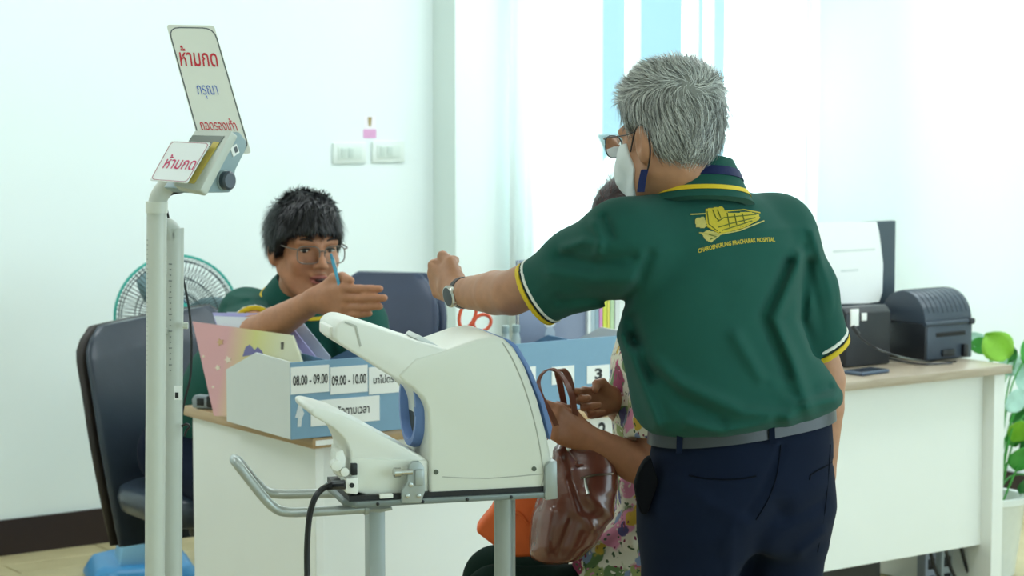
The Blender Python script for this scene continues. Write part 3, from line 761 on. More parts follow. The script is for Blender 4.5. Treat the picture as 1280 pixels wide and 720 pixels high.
# small clear containers, grey notebook, coloured binders: on the desk behind the box
def desk_y(px, ly): # world point on the desk top at local depth ly along the picture column
    o = DL(0, ly, 0); p = onplane(px, 430, o, VV); q = DI @ p; return q.x
nb_x0, nb_x1 = desk_y(650, .34), desk_y(733, .34)
nbk = thing('notebook', 'grey-blue hardback notebook standing upright behind the blue box', 'notebook', DL((nb_x0 + nb_x1) / 2, .345, .751))
NM = DESK @ Matrix.Translation((nb_x0, .345, .751))
zt = (DI @ onplane(690, 324, DL(0, .34, 0), VV)).z - .751
m_nb = mat('grey blue cover', '#8690a6', .5, var=.04)
MB(NM).box(((nb_x1 - nb_x0) / 2, -.001, zt / 2), (nb_x1 - nb_x0, .003, zt), .001).build('front_cover', m_nb, nbk)
MB(NM).box(((nb_x1 - nb_x0) / 2, .007, zt / 2), (nb_x1 - nb_x0 - .006, .012, zt - .008)).build('pages', m_paper, nbk)
MB(NM).box(((nb_x1 - nb_x0) / 2, .0145, zt / 2), (nb_x1 - nb_x0, .003, zt), .001).build('back_cover', m_nb, nbk)
# plain oval badge printed on the cover
def nbz(px, py): q = NM.inverted() @ onplane(px, py, DL(0, .34, 0), VV); return q.x, q.z
cx, cz = nbz(688, 402); MB(NM).prism([(cx + .022 * math.cos(k * .314), cz + .018 * math.sin(k * .314)) for k in range(20)], -.0034, -.0026, 0, 1, 'xz').build('printed_oval', mat('pale print', '#cfd2cf', .5), nbk)
cx, cz = nbz(688, 418); MB(NM).prism([(cx + .018 * math.cos(k * .314), cz + .022 * math.sin(k * .314)) for k in range(20)], -.0036, -.0034, 0, 1, 'xz').build('printed_oval', mat('pale blue print', '#a8b6c4', .5), nbk)
bcols = [('white', '#e3e9e8', 735, 739), ('pale grey-blue', '#a9bcc4', 739, 744), ('blue grey', '#8fa8b5', 744, 749), ('pink', '#d58fc4', 749.5, 753.5), ('yellow-green', '#cfd745', 754, 759), ('bright yellow', '#e2dc62', 759.5, 762.5), ('pale green', '#b7d1a4', 763, 768), ('white-grey', '#d5dbd6', 769, 775)]
for nm, hx, xa, xb in bcols:
    xa_, xb_ = desk_y(xa, .33), desk_y(xb, .33)
    bt = thing('binder', '%s document binder in the upright row between notebook and green shirt' % nm, 'binder', DL((xa_ + xb_) / 2, .4, .751), 'upright binders behind the blue box')
    mm = mat('binder ' + nm, hx, .4); zz = .315 + .01 * random.random()
    MB(DESK).box(((xa_ + xb_) / 2, .333, .751 + zz / 2), (xb_ - xa_ - .0006, .004, zz), .0008, 1).build('spine', mm, bt)
    for xx in (xa_ + .001, xb_ - .001): MB(DESK).box((xx, .42, .751 + zz / 2), (.0012, .17, zz)).build('cover', mm, bt)
    MB(DESK).box(((xa_ + xb_) / 2, .42, .751 + zz / 2 - .004), (xb_ - xa_ - .004, .16, zz - .01)).build('pages', m_paper, bt)
for px, lab in ((632, 'small clear plastic jar behind the blue box, next to the scissors'), (645, 'small clear plastic jar behind the blue box, next to the notebook')):
    x = desk_y(px, .34); jt = thing('small_jar', lab, 'jar', DL(x, .34, .751), 'small clear jars')
    JM = DESK @ Matrix.Translation((x, .34, .751))
    MB(JM).lathe([(.011, 0), (.013, .004), (.013, .16), (.009, .175), (.009, .18)], 16).build('jar_body', mat('milky plastic', '#bccbc8', .25), jt)
    MB(JM).lathe([(.011, .178), (.011, .197), (.009, .199)], 16).build('lid', mat('grey lid', '#9fb2b0', .35), jt)

# ------------------------------------------------------------------ blood pressure monitor on its stand
mx = Vector((.963, .27, 0)); my = Vector((-.27, .963, 0)); mo = P(536, 622, 3.93)
MM = frame(mo, mx, my); MI = MM.inverted()
def mz(px, py, dep=0.): q = MI @ onplane(px, py, mo + my * dep, my); return q.x, q.z
m_cream2 = mat('ivory plastic', '#e9ebdf', .38, var=.012, nscale=6); m_cream3 = mat('ivory plastic lighter', '#eff0e7', .38, var=.012)
m_mblue = mat('periwinkle blue plastic', '#6c8bc4', .4, var=.03); m_mgrey = mat('warm grey plastic', '#8f9893', .45)
bp = thing('blood_pressure_monitor', 'ivory arm-in blood pressure monitor with blue cuff ring on a metal stand', 'blood pressure monitor', MM @ Vector((.1, .1, 0)))
body = [(537, 618), (537, 545), (535, 512), (529, 498), (517, 486), (505, 478), (497, 470), (520, 448), (560, 437), (596, 424), (618, 420), (630, 423), (642, 434), (656, 458), (672, 500), (684, 545), (691, 580), (692, 600), (688, 614), (680, 617)]
MB(MM).prism([mz(*p) for p in body], 0, .215, .010, 3).build('main_housing', m_cream2, bp, angle=40)
arm = [(500, 477), (470, 458), (442, 441), (424, 430), (419, 424), (419, 410), (424, 404), (431, 400), (440, 400), (470, 409), (520, 426), (558, 436), (600, 470), (560, 500)]
MB(MM).prism([mz(*p) for p in arm], .003, .16, .007, 3).build('panel_arm', m_cream3, bp, angle=40)
tip = [(418, 411), (418, 424), (428, 425), (428, 409)]
MB(MM).prism([(x - .004, z) for x, z in (mz(*p) for p in tip)], .03, .13, .003).build('arm_tip', m_cream3, bp)
cre = [(432, 402), (446, 407), (452, 432), (450, 434), (444, 409), (431, 404)]
MB(MM).prism([mz(*p) for p in cre], .0015, .006, 0, 1).build('seam', mat('shadow gap plastic', '#b9bab0', .6), bp)
# small card clip on top
MB(MM).prism([mz(*p) for p in ((524, 425), (529, 421), (556, 436), (540, 440))], .03, .12, .002).build('paper_cover', m_boxwhite, bp)
rear = [(632, 424), (640, 426), (650, 434), (664, 458), (682, 500), (693, 535), (690, 552), (678, 505), (660, 462), (644, 436)]
MB(MM).prism([mz(*p) for p in rear], .012, .205, .002).build('rear_cover', m_mblue, bp)
# seam arc on the side face
MB(MM).tube([(x, -.0002, z) for x, z in (mz(*p) for p in ((628, 428), (642, 452), (658, 492), (671, 540), (679, 590), (676, 608)))], .0013, 5).build('side_seam', MATS['shadow gap plastic'], bp)
MB(MM).tube([(x, -.0002, z) for x, z in (mz(*p) for p in ((553, 596), (610, 598), (682, 592)))], .0010, 5, 2).build('side_seam', MATS['shadow gap plastic'], bp)
for p in ((545, 590), (667.5, 586)):
    x, z = mz(*p); MB(MM).lathe([(0, .0025), (.0045, .002), (.005, -.002)], 14, Matrix.Translation((x, 0, z)) @ Matrix.Rotation(math.pi / 2, 4, 'X')).build('screw', mat('dull screw', '#5d645a', .4, metal=.6), bp)
# cuff ring on the left face
lx = mz(536, 560)[0]; rz = mz(536, 518)[1]
RM = MM @ Matrix.Translation((lx, .108, rz)) @ Matrix.Rotation(-math.pi / 2, 4, 'Y')
MB(RM).lathe([(.058, -.03), (.074, -.03), (.077, .006), (.073, .016), (.062, .016), (.058, .004)], 40, closed=True).build('cuff_ring', m_mblue, bp, angle=50)
MB(RM).lathe([(.058, .0), (.052, -.02), (.05, -.10), (0, -.101)], 32).build('cuff_sleeve', mat('dark cuff fabric', '#3c4449', .8), bp)
MB(RM).box((.0, -.066, .012), (.018, .014, .012), .003).build('ring_catch', m_mblue, bp)
# arm tray and base
tray = [(390, 513), (396, 511), (410, 514), (432, 521), (470, 540), (510, 562), (536, 576), (536, 590), (441, 584), (440, 566), (432, 549), (418, 536), (392, 521)]
MB(MM).prism([mz(*p) for p in tray], .012, .19, .006, 3).build('arm_tray', m_cream3, bp, angle=40)
base = [(440, 574), (537, 576), (537, 619), (462, 620), (444, 616), (440, 610)]
MB(MM).prism([mz(*p) for p in base], .008, .205, .005, 2).build('base_unit', m_cream2, bp, angle=40)
blk = [(432, 598), (447, 597), (448, 613), (446, 618), (432, 616)]
MB(MM).prism([mz(*p) for p in blk], -.004, .05, .002).build('socket_block', m_cream3, bp)
x, z = mz(439, 606); MB(MM).lathe([(.0045, .003), (.0045, -.004)], 14, Matrix.Translation((x, -.004, z)) @ Matrix.Rotation(math.pi / 2, 4, 'X')).build('socket_hole', M_black, bp)
ch = [(421, 566), (430, 563), (434, 575), (432, 598), (424, 596), (420, 585)]
MB(MM).prism([mz(*p) for p in ch], .01, .06, .003).build('cable_clamp', m_cream3, bp)
for p, s in (((421, 582), .010), ((431, 590), .008)):
    x, z = mz(*p); MB(MM).lathe([(0, -.012), (s, -.010), (s, .012), (0, .014)], 14, Matrix.Translation((x, .01, z)) @ Matrix.Rotation(math.pi / 2, 4, 'X')).build('clamp_knob', m_cream3, bp)
x, z = mz(443, 587); MB(MM).box((x, .006, z), (.012, .012, .022), .002).build('rocker_switch', M_black, bp)
x, z = mz(482, 622); MB(MM).box((x, -.002, z + .004), (.025, .014, .008), .001).build('base_foot', m_cream3, bp)
# power cord
c0 = MM @ Vector((mz(433, 606)[0], .004, mz(433, 606)[1]))
cord = [c0, P(418, 607, 3.92), P(405, 610, 3.91), P(394, 622, 3.9), P(387, 645, 3.9), P(384, 680, 3.9), P(384, 720, 3.9), P(386, 800, 3.9), P(392, 1000, 3.95), Vector((-.36, 4.1, .012)), Vector((-.6, 4.5, .012))]
MB().tube(cord, .0058, 8).build('power_cord', M_black, bp)
MB().tube([c0 + Vector((.004, 0, 0)), P(418, 606.5, 3.92), P(408, 609, 3.912)], [.0095, .0085, .006], 10, 4).build('power_plug', M_black, bp)

# stand
stt = thing('monitor_stand', 'grey steel stand with bent tube handle under the blood pressure monitor', 'stand', Vector((mo.x + .1, mo.y + .15, 0)))
sx0, sz1 = mz(431, 619); sx1 = mz(691, 614)[0]
zp = sz1 - .010
MB(MM).prism([(sx0 + .02, -.008), (sx1, -.008), (sx1 + .006, .0), (sx1 + .006, .215), (sx1, .225), (sx0 + .02, .225), (sx0, .20), (sx0, .02)], zp - .013, zp - .002, .002, 2, 'xy').build('support_plate', mat('mid grey steel', '#7f8886', .4, metal=.4), stt)
MB(MM).box(((sx0 + sx1) / 2, .105, zp + .003), (sx1 - sx0 - .015, .214, .010)).build('shadow_gap_sheet', M_black, stt)  # black sheet standing in for the dark shadow gap between monitor and plate
br = [(679, 618), (680, 582), (685, 576), (694, 575), (695, 622), (680, 624)]
MB(MM).prism([(x, z) for x, z in (mz(*p) for p in br)], -.012, .03, .002).build('end_bracket', M_steel, stt)
br = [(500, 627), (500, 612), (507, 600), (509, 580), (514, 575), (522, 575), (528, 582), (529, 612), (524, 627)]
MB(MM).prism([mz(*p) for p in br], -.016, -.004, .002).build('clamp_plate', M_steel, stt)
x, z = mz(513, 588); MB(MM).lathe([(.006, 0), (.006, .022), (.009, .022), (.0095, .034), (.007, .036), (0, .036)], 16, Matrix.Translation((x, -.014, z)) @ Matrix.Rotation(-math.pi / 2, 4, 'Y')).build('clamp_screw', M_chrome, stt)
x, z = mz(521, 592); MB(MM).box((x, -.018, z - .004), (.017, .012, .03), .003).build('clamp_jaw', M_steel, stt)
for p in ((507, 618), (521, 618), (511, 604)):
    x, z = mz(*p); MB(MM).lathe([(0, .004), (.004, .003), (.0045, 0)], 12, Matrix.Translation((x, -.0155, z)) @ Matrix.Rotation(math.pi / 2, 4, 'X')).build('bolt', M_chrome, stt)
for k in range(5):
    x = sx0 + .06 + k * .085; MB(MM).lathe([(0, .003), (.003, .002), (.0035, 0)], 10, Matrix.Translation((x, -.008, zp - .008)) @ Matrix.Rotation(math.pi / 2, 4, 'X')).build('bolt', M_black, stt)
pa = MI @ P(468.5, 640, 4.13); pb = MI @ P(631, 640, 4.06)
def mfloor(x, y): return (x, y, -mo.z)
MB(MM).box((pa.x, pa.y, (zp - .008 - mo.z + .05) / 2), (.032, .045, zp - .008 + mo.z - .05), .003).build('post', M_steel, stt)
MB(MM).lathe([(.0205, -mo.z + .05), (.0205, zp - .008)], 28, Matrix.Translation((pb.x, pb.y, 0))).build('post', M_steel, stt)
for yy in (pa.y,):
    MB(MM).box(((pa.x + pb.x) / 2, (pa.y + pb.y) / 2, -mo.z + .055), (.5, .07, .035), .006, R=Matrix.Rotation(math.atan2(pb.y - pa.y, pb.x - pa.x), 4, 'Z')).build('base_bar', M_steel, stt)
for sx in (-.24, .24):
    f_ = MB(MM).box(((pa.x + pb.x) / 2 + sx, (pa.y + pb.y) / 2, -mo.z + .055), (.05, .46, .03), .006).build('base_foot', M_steel, stt)
    for sy in (-.2, .2): MB(MM).lathe([(.008, -.012), (.019, -.011), (.02, 0), (.019, .011), (.008, .012)], 14, Matrix.Translation(((pa.x + pb.x) / 2 + sx, (pa.y + pb.y) / 2 + sy, -mo.z + .021)) @ Matrix.Rotation(math.pi / 2, 4, 'Y')).build('caster', M_black, f_)
hn = [P(455, 636, 3.97), P(405, 639, 3.95), P(362, 640.5, 3.94), P(345, 636, 3.935), P(330, 622, 3.93), P(310, 597, 3.93), P(296, 579, 3.93), P(293, 575, 3.95), P(294, 574, 4.0), P(300, 579, 4.05), P(315, 597, 4.1), P(331, 613, 4.12), P(348, 617.5, 4.13), P(380, 617.5, 4.13), P(437, 616, 4.13)]
MB().tube(hn, .0092, 14, 4).build('handle', mat('satin grey tube', '#b4bab8', .3, metal=.5), stt)
for p, D_ in ((455, 3.97), (437, 4.13)):
    e_ = P(p, 636 if p == 455 else 616, D_); MB().tube([e_, e_ + mx * .008], .0115, 12, 1).build('tube_collar', M_steel, stt)
    MB().tube([e_ + mx * .006, e_ + mx * .05 + ZZ * .0, MM @ Vector((sx0 + .08, (MI @ e_).y, zp - .008))], .007, 8, 2).build('handle_mount', M_steel, stt)

# ------------------------------------------------------------------ body scale with display and signs
SD = 3.8
bs = thing('body_scale', 'tall weighing scale column with grey display head and knob', 'weighing scale', Vector((P(205, 700, SD).x, SD, 0)))
m_pole = mat('ivory painted tube', '#c9cdc2', .3, var=.02); m_pole2 = mat('grey ivory tube', '#bfc4bb', .32, var=.02)
pt = P(196, 262, SD); pbt = P(193.5, 700, SD); dirn = (pbt - pt); pfl = pt + dirn * ((pt.z - .045) / (pt.z - pbt.z))
MB().tube([pt, pfl], .0178, 24, 1).build('column', m_pole, bs)
MB().tube([P(196, 252, SD), P(196, 266, SD)], .0196, 24, 1).build('column_collar', mat('ivory collar', '#d9dccf', .35), bs)
MB().tube([P(196, 258, SD), P(199, 246, SD), P(207, 234, SD), P(220, 224, SD - .01), P(232, 217, SD - .015)], [.0165, .0165, .0162, .016, .016], 20).build('neck_tube', m_pole, bs)
MB().tube([P(199, 284, SD + .05), P(208, 284, SD + .05), P(214, 289, SD + .05), P(217.5, 300, SD + .05), P(218, 320, SD + .05), P(216, 700, SD + .05), Vector((P(216, 700, SD + .05).x, SD + .05, .045))], .0172, 22, 5).build('rear_column', m_pole2, bs)
for i, (x, y) in enumerate(((205, 414), (231, 407))):
    MB().tube([P(x - 2, y, SD + .03), P(x + 4, y, SD + .03)], .006, 10, 1).build('stop_peg', m_pole, bs)
for y in range(330, 470, 7): # printed length marks along the tubes
    a_ = P(213, y, SD + .05 - .0169); MB().box(a_, (.003 if y % 3 else .006, .0012, .0016)).build('printed_tick', mat('grey print', '#6f7672', .6), bs)
for y in range(300, 460, 6):
    a_ = P(184.5, y, SD - .011); MB().box(a_, (.003, .0012, .001)).build('printed_tick', MATS['grey print'], bs)
MB().box(P(222, 491, SD + .05 - .0165), (.013, .0014, .026)).build('sticker', m_paper, bs)
MB().box(P(221, 494, SD + .05 - .0175), (.006, .0014, .010)).build('sticker_print', m_ink, bs)
MB().tube([P(227, 533, SD + .03), P(233, 530, SD + .03), P(237, 533, SD + .03), P(233, 538, SD + .03), P(231, 545, SD + .03)], .0022, 8).build('hook', M_black, bs)
MB().tube([P(228, 240, SD - .02), P(214, 243, SD + .01), P(207, 252, SD + .04), P(217, 300, SD + .075), P(234, 372, SD + .075), P(239, 420, SD + .075), P(238, 470, SD + .075), P(231, 500, SD + .075), P(222, 560, SD + .08), P(222, 720, SD + .08)], .0022, 7).build('display_cable', M_black, bs)
pc = Vector((P(205, 700, SD).x, SD + .02, 0))
MB(Matrix.Translation(pc)).box((.02, -.12, .03), (.36, .42, .035), .012).build('platform', M_steel, bs)
MB(Matrix.Translation(pc)).box((.02, -.12, .0495), (.32, .36, .006), .003).build('platform_mat', M_black, bs)
for sx in (-.13, .17):
    for sy in (-.28, .05): MB(Matrix.Translation(pc)).lathe([(.018, 0), (.02, .013)], 14, Matrix.Translation((sx, sy, 0))).build('rubber_foot', M_black, bs)
# display head: wedge shaped housing; its front face carries the lower sign
hw = Vector((.80, -.60, 0))                         # head's right-hand direction (comes towards the room)
hn_ = Vector((-.60, -.80, 0))                       # head's facing direction
ho = P(252, 200, SD - .03); HM = frame(ho, hw, -hn_)    # local x right, y back, z up
HI = HM.inverted(); side_o = P(283, 200, SD - .06)
def hz(px, py): q = HI @ onplane(px, py, side_o, hw); return q.y, q.z
xr = (HI @ side_o).x
prof = [hz(*p) for p in ((240, 236), (252, 242), (262, 241), (289, 240.5), (292, 232), (295, 213), (308, 187), (309, 176), (300, 165), (288, 165), (282, 172))]
m_head = mat('blue grey plastic', '#8fa4a8', .35, var=.02)
xl = xr - .072
MB(HM).prism(prof, xl, xr, .004, 2, 'yz').build('display_head', m_head, bs, angle=40)
cx_, cz_ = hz(280, 225.5)
KM = HM @ Matrix.Translation((xr, cx_, cz_)) @ Matrix.Rotation(math.pi / 2, 4, 'Y')
MB(KM).lathe([(.0185, -.004), (.0185, .002), (.016, .004)], 24).build('knob_ring', mat('pale ring', '#8ea0a2', .35), bs)
MB(KM).lathe([(.0165, 0), (.0165, .013), (.013, .0155), (0, .0155)], 24).build('knob', mat('slate knob', '#37424a', .3), bs)
ly, lz = hz(293, 188); MB(HM).box((xr + .0008, ly, lz), (.0016, .017, .017), 0, R=Matrix.Rotation(.45, 4, 'X')).build('barcode_label', m_paper, bs)
ly, lz = hz(294, 187); MB(HM).box((xr + .0014, ly, lz), (.0014, .008, .010), 0, R=Matrix.Rotation(.45, 4, 'X')).build('barcode', mat('grey ink', '#5b6164', .6), bs)
# screen and sign cards as planes through known picture corners
def quad_panel(corners, depths):
    return [P(x, y, d) for (x, y), d in zip(corners, depths)]
def panel_thing(name, label, pts, th, m, cat='sign', group=None):
    t = thing(name, label, cat, pts[3], group)
    M_ = frame(pts[3], pts[2] - pts[3], pts[0] - pts[3])
    return t, M_
def rounded(poly, r=.006, n=4):
    out = []; L = len(poly)
    for i in range(L):
        p = Vector(poly[i]); a = (Vector(poly[i - 1]) - p).normalized(); b = (Vector(poly[(i + 1) % L]) - p).normalized()
        for k in range(n + 1):
            t = k / n; out.append(tuple((p + a * r) * (1 - t) ** 2 + p * 2 * t * (1 - t) + (p + b * r) * t * t))
    return out
def inset(poly, f):
    c = sum((Vector(p) for p in poly), Vector((0, 0))) / len(poly); return [tuple(c + (Vector(p) - c) * f) for p in poly]
def sign(name, label, corners, depths, m_card, m_line, line_w, r, texts):
    pts = quad_panel(corners, depths); t, M_ = panel_thing(name, label, pts, .002, m_card)
    ql_ = quad_local(M_, pts); I = M_.inverted()
    front = 1 if (M_.to_3x3() @ Vector((0, 0, 1))).dot(ray(*corners[0])) < 0 else -1
    MB(M_).prism(rounded(ql_, r * .3), -.001, .001, 0, 1, 'xy').build('card', m_card, t, smooth=False)
    rp = rounded(inset(ql_, .955), r); loop = [Vector((x, y, front * .0012)) for x, y in rp]; loop.append(loop[0])
    b = MB(M_)
    for a_, c_ in zip(loop[:-1], loop[1:]):
        if (c_ - a_).length < 1e-6: continue
        d_ = (c_ - a_).normalized(); n_ = Vector((-d_.y, d_.x, 0)) * line_w / 2
        b.add([a_ - n_, c_ - n_, c_ + n_, a_ + n_], [(0, 1, 2, 3)])
    b.build('border_line', m_line, t, smooth=False)
    o_ = pts[3]; n3 = (M_.to_3x3() @ Vector((0, 0, 1)))
    for s, q4, ink, bold in texts:   # q4: picture corners tl, tr, br, bl of the word
        V, Fs = text_mesh(s, bold); lo = V.min(0); hi = V.max(0); out = []
        w4 = [I @ onplane(x, y, o_, n3) for x, y in q4]
        for v in V:
            a_ = (v[0] - lo[0]) / (hi[0] - lo[0]); b_ = (v[1] - lo[1]) / (hi[1] - lo[1])
            p_ = (w4[3] * (1 - a_) + w4[2] * a_) * (1 - b_) + (w4[0] * (1 - a_) + w4[1] * a_) * b_
            out.append(tuple(M_ @ Vector((p_.x, p_.y, front * .0016))))
        me = bpy.data.meshes.new('lettering'); me.from_pydata(out, [], Fs); me.materials.append(ink)
        o = bpy.data.objects.new('lettering', me); COL.objects.link(o); put(o, t)
    return t
m_sign = mat('cream sign card', '#dfe0d2', .45, var=.012); m_signline = mat('dark grey line', '#5c6262', .6); m_card2 = mat('white sign card', '#e6ebe8', .45, var=.01)
sign('notice_sign', 'tall cream Thai notice sign with red and blue lettering above the display', ((208, 31), (267.5, 32), (314, 192), (252, 190)), (SD + .035, SD + .055, SD - .015, SD - .035), m_sign, m_signline, .0022, .02,
     (('ห้ามกด', ((222.5, 57), (269, 59), (273, 84), (226, 83)), m_red, .012), ('กรุณา', ((245, 107), (270, 107), (275, 124), (249, 124)), m_blueink, .0), ('ถอดรองเท้า', ((247.5, 148), (292, 148.5), (297.5, 164), (252, 163)), m_red, .012)))
lq = ((214.5, 176.5), (263.5, 179), (234, 229), (187.5, 225.5)); ld = (SD - .095, SD - .125, SD - .165, SD - .135)
sign('notice_card', 'small white Thai notice card with magenta lettering taped over the display buttons', lq, ld, m_card2, mat('maroon line', '#a04a52', .6), .0012, .008,
     (('ห้ามกด', ((213, 193.5), (250.5, 196), (241, 213), (203, 211)), m_pinkink, .006),))
# display bezel face under the card, with the grey-green screen
bz = quad_panel(((243, 163), (294, 166), (250, 239), (216, 232)), (SD - .072, SD - .112, SD - .158, SD - .118))
ZM = frame(bz[3], bz[2] - bz[3], bz[0] - bz[3]); zf = 1 if (ZM.to_3x3() @ Vector((0, 0, 1))).dot(ray(250, 200)) < 0 else -1
MB(ZM).prism(rounded(quad_local(ZM, bz), .006), -.018 * zf, 0, .002, 2, 'xy').build('display_bezel', mat('pale grey bezel', '#c2c8bd', .4, var=.02), bs)
zn = ZM.to_3x3() @ Vector((0, 0, 1))
scq = [onplane(x, y, bz[3], zn) for x, y in ((241, 169.5), (281, 170.5), (272, 184), (232, 184))]
MB(ZM).prism(quad_local(ZM, scq), .0003 * zf, .0014 * zf, 0, 1, 'xy').build('screen', mat('lcd grey green', '#6a756a', .2), bs)
tpq = [onplane(x, y, bz[3], zn) for x, y in ((268, 178), (275, 179), (243, 230), (236, 229))]
MB(ZM).prism(quad_local(ZM, tpq), .0005 * zf, .003 * zf, 0, 1, 'xy').build('yellow_tape', mat('yellow tape', '#c3b04a', .5, var=.15), bs)

# ------------------------------------------------------------------ things on the right desk
def dtop(px, py): q = DI @ PZ(px, py, .75); return q
# label printer: domed lid, slotted front
pq0 = PZ(1156, 452, .752); pf = Vector((.80, .60, 0)); pf = U.copy()
PM = frame(pq0, U, VV); PI = PM.inverted()
m_pr = mat('charcoal plastic', '#20242a', .38, var=.05, bump=.06); m_prl = mat('slate plastic', '#3b4653', .35, var=.05, bump=.1, bscale=400)
prn = thing('label_printer', 'black desktop label printer with domed ridged lid', 'printer', PM @ Vector((.06, .12, 0)))
def pxz(px, py): q = PI @ onplane(px, py, pq0, VV); return q.x, q.z
pw = pxz(1216, 440)[0] * .98
# profile runs front to back (local y); lid is an arc
MB(PM).prism([(0, 0), (0, .118), (.20, .118), (.20, .0)], 0, pw, .004, 2, 'yz').build('printer_body', m_pr, prn, angle=40)
arc = [(.002, .118)] + [(.10 - .098 * math.cos(a), .122 + .098 * math.sin(a)) for a in np.linspace(.12, math.pi - .05, 16)] + [(.198, .118)]
MB(PM).prism(arc, .001, pw - .001, .002, 2, 'yz').build('lid', m_prl, prn, angle=50)
for k in range(9):
    x = pw * (.1 + .1 * k); rid = [(.10 - .0995 * math.cos(a), .122 + .0995 * math.sin(a)) for a in np.linspace(.3, 2.4, 12)]
    MB(PM).tube([(x, y, z) for y, z in rid], .0008, 5, 1).build('lid_ridge', m_prl, prn)
MB(PM).tube([(-.004, -.001, .118), (pw + .004, -.001, .118)], .008, 12, 1).build('lid_edge', m_prl, prn)
MB(PM).box((pw - .012, -.004, .118), (.022, .018, .02), .004).build('lid_latch', m_pr, prn)
MB(PM).box((pw / 2, -.001, .058), (pw * .94, .004, .108), .002).build('front_plate', m_prl, prn)
MB(PM).box((pw * .52, -.0035, .082), (pw * .62, .003, .013), .001).build('paper_slot', mat('slot black', '#050506', .6), prn)
MB(PM).box((pw * .46, -.006, .022), (pw * .26, .012, .022), .004).build('cable_socket', M_black, prn)
MB(PM).box((pw * .8, -.008, .026), (.02, .018, .04), .004).build('plug', M_black, prn)
# board with a white sheet
bo_ = DL(0, .42, 0)
def brd(px, py, yl=.42): q = DI @ onplane(px, py, DL(0, yl, 0), VV); return q.x, q.z
m_mon = mat('monitor black', '#3c4a55', .4); 
mon = thing('computer_monitor', 'black monitor seen from behind, white notice sheet on its back', 'monitor', DL(brd(1075, 400)[0], .44, .75))
x0, _ = brd(1000, 400); x1, z1 = brd(1120, 275.5); _, z0 = brd(1085, 398)
MB(DESK).box(((x0 + x1) / 2, .43, (z0 + z1) / 2), (x1 - x0, .022, z1 - z0), .004).build('monitor_panel', m_mon, mon)
sx, sz = brd(1064, 395); MB(DESK).box(((x0 + x1) / 2, .45, (z0 + .752) / 2 + .04), (.06, .02, z0 - .75 + .08), .004).build('stand_neck', M_black, mon)
MB(DESK).box(((x0 + x1) / 2, .45, .757), (.2, .16, .012), .004).build('stand_foot', M_black, mon)
shp = [(1002, 278), (1095, 277), (1098, 290), (1103, 330), (1102, 365), (1098, 377), (1085, 379), (1002, 381)]
MB(DESK).prism([brd(*p) for p in shp], .4165, .4185, 0, 1, 'xz').build('notice_sheet', mat('bright white sheet', '#fcfdfc', .7, var=.01), mon)
for yy, xa, xb in ((313, 1040, 1093), (338, 1050, 1072)):
    a_ = brd(xa, yy + 2); b_ = brd(xb, yy - 2); MB(DESK).box(((a_[0] + b_[0]) / 2, .4163, (a_[1] + b_[1]) / 2), (b_[0] - a_[0], .0006, .007)).build('printed_line', mat('faint grey print', '#dfe4e2', .7), mon)
# dark device between printer and board, white adapters, tablet, cables
dv = thing('card_reader', 'dark desk device with pale buttons between the printer and the green sleeve', 'device', DL(brd(1090, 420, .25)[0], .3, .752))
dx0, dx1 = brd(1058, 420, .24)[0], brd(1113, 420, .24)[0]; dz1 = brd(1085, 383, .24)[1]
MB(DESK).prism([(.24, .752), (.24, dz1 - .02), (.26, dz1), (.37, dz1 - .01), (.37, .752)], dx0, dx1, .004, 2, 'yz').build('device_body', m_pr, dv)
for xa, xb, ya, yb in ((1063, 1073, 386, 408), (1077, 1083, 391, 401)):
    a_ = brd(xa, yb, .238); b_ = brd(xb, ya, .238); MB(DESK).box(((a_[0] + b_[0]) / 2, .238, (a_[1] + b_[1]) / 2), (b_[0] - a_[0], .006, b_[1] - a_[1]), .001).build('pale_button', m_paper, dv)
ad0 = dtop(1068, 447)
for i, (px, py, w, d, h, lab) in enumerate(((1064, 447, .075, .06, .03, 'white power adapter block nearest the printer cable'), (1060, 456, .05, .05, .018, 'small white adapter beside the dark tablet'))):
    q = dtop(px, py); ad = thing('power_adapter', lab, 'adapter', DL(q.x, q.y, .75), 'white adapters'); AM = DESK @ Matrix.Translation((q.x, q.y, .7505))
    MB(AM).box((0, 0, h / 2), (w, d, h), .008, 3).build('adapter_body', m_card2, ad); MB(AM).box((w * .2, -d / 2 - .0005, h * .5), (w * .3, .002, h * .5)).build('adapter_port', M_black, ad)
q = dtop(1083, 467); tb_ = thing('phone', 'dark slim phone lying on the greyed oak desk edge', 'phone', DL(q.x, q.y, .75))
AM = DESK @ Matrix.Translation((q.x, q.y, .7505)) @ Matrix.Rotation(.1, 4, 'Z')
MB(AM).box((0, 0, .006), (.13, .075, .011), .004, 3).build('phone_body', mat('slate blue case', '#4d5c70', .3), tb_); MB(AM).box((0, 0, .0118), (.118, .065, .0012)).build('phone_screen', mat('dark screen', '#2b3644', .12), tb_)
def cable(label, pts, r=.0032):
    t = thing('cable', label, 'cable', pts[-1], 'desk cables'); MB().tube(pts, r, 7).build('cord', M_black, t)
    MB().tube([pts[0], pts[0] + (Vector(pts[1]) - Vector(pts[0])).normalized() * .03], r * 1.9, 8, 1).build('plug', M_black, t); return t
def dt(px, py, dz=.006): p = PZ(px, py, .75 + dz); return p
cable('black cable sagging from the monitor to the printer socket', [P(1066, 408, 6.0), P(1076, 422, 5.98), P(1095, 435, 5.95), P(1125, 446, 5.93), dt(1160, 452), dt(1195, 452)])
cable('black cable lying along the desk in front of the printer', [dt(1062, 431, .03), dt(1085, 440, .02), dt(1115, 449), dt(1150, 455), dt(1190, 454)])
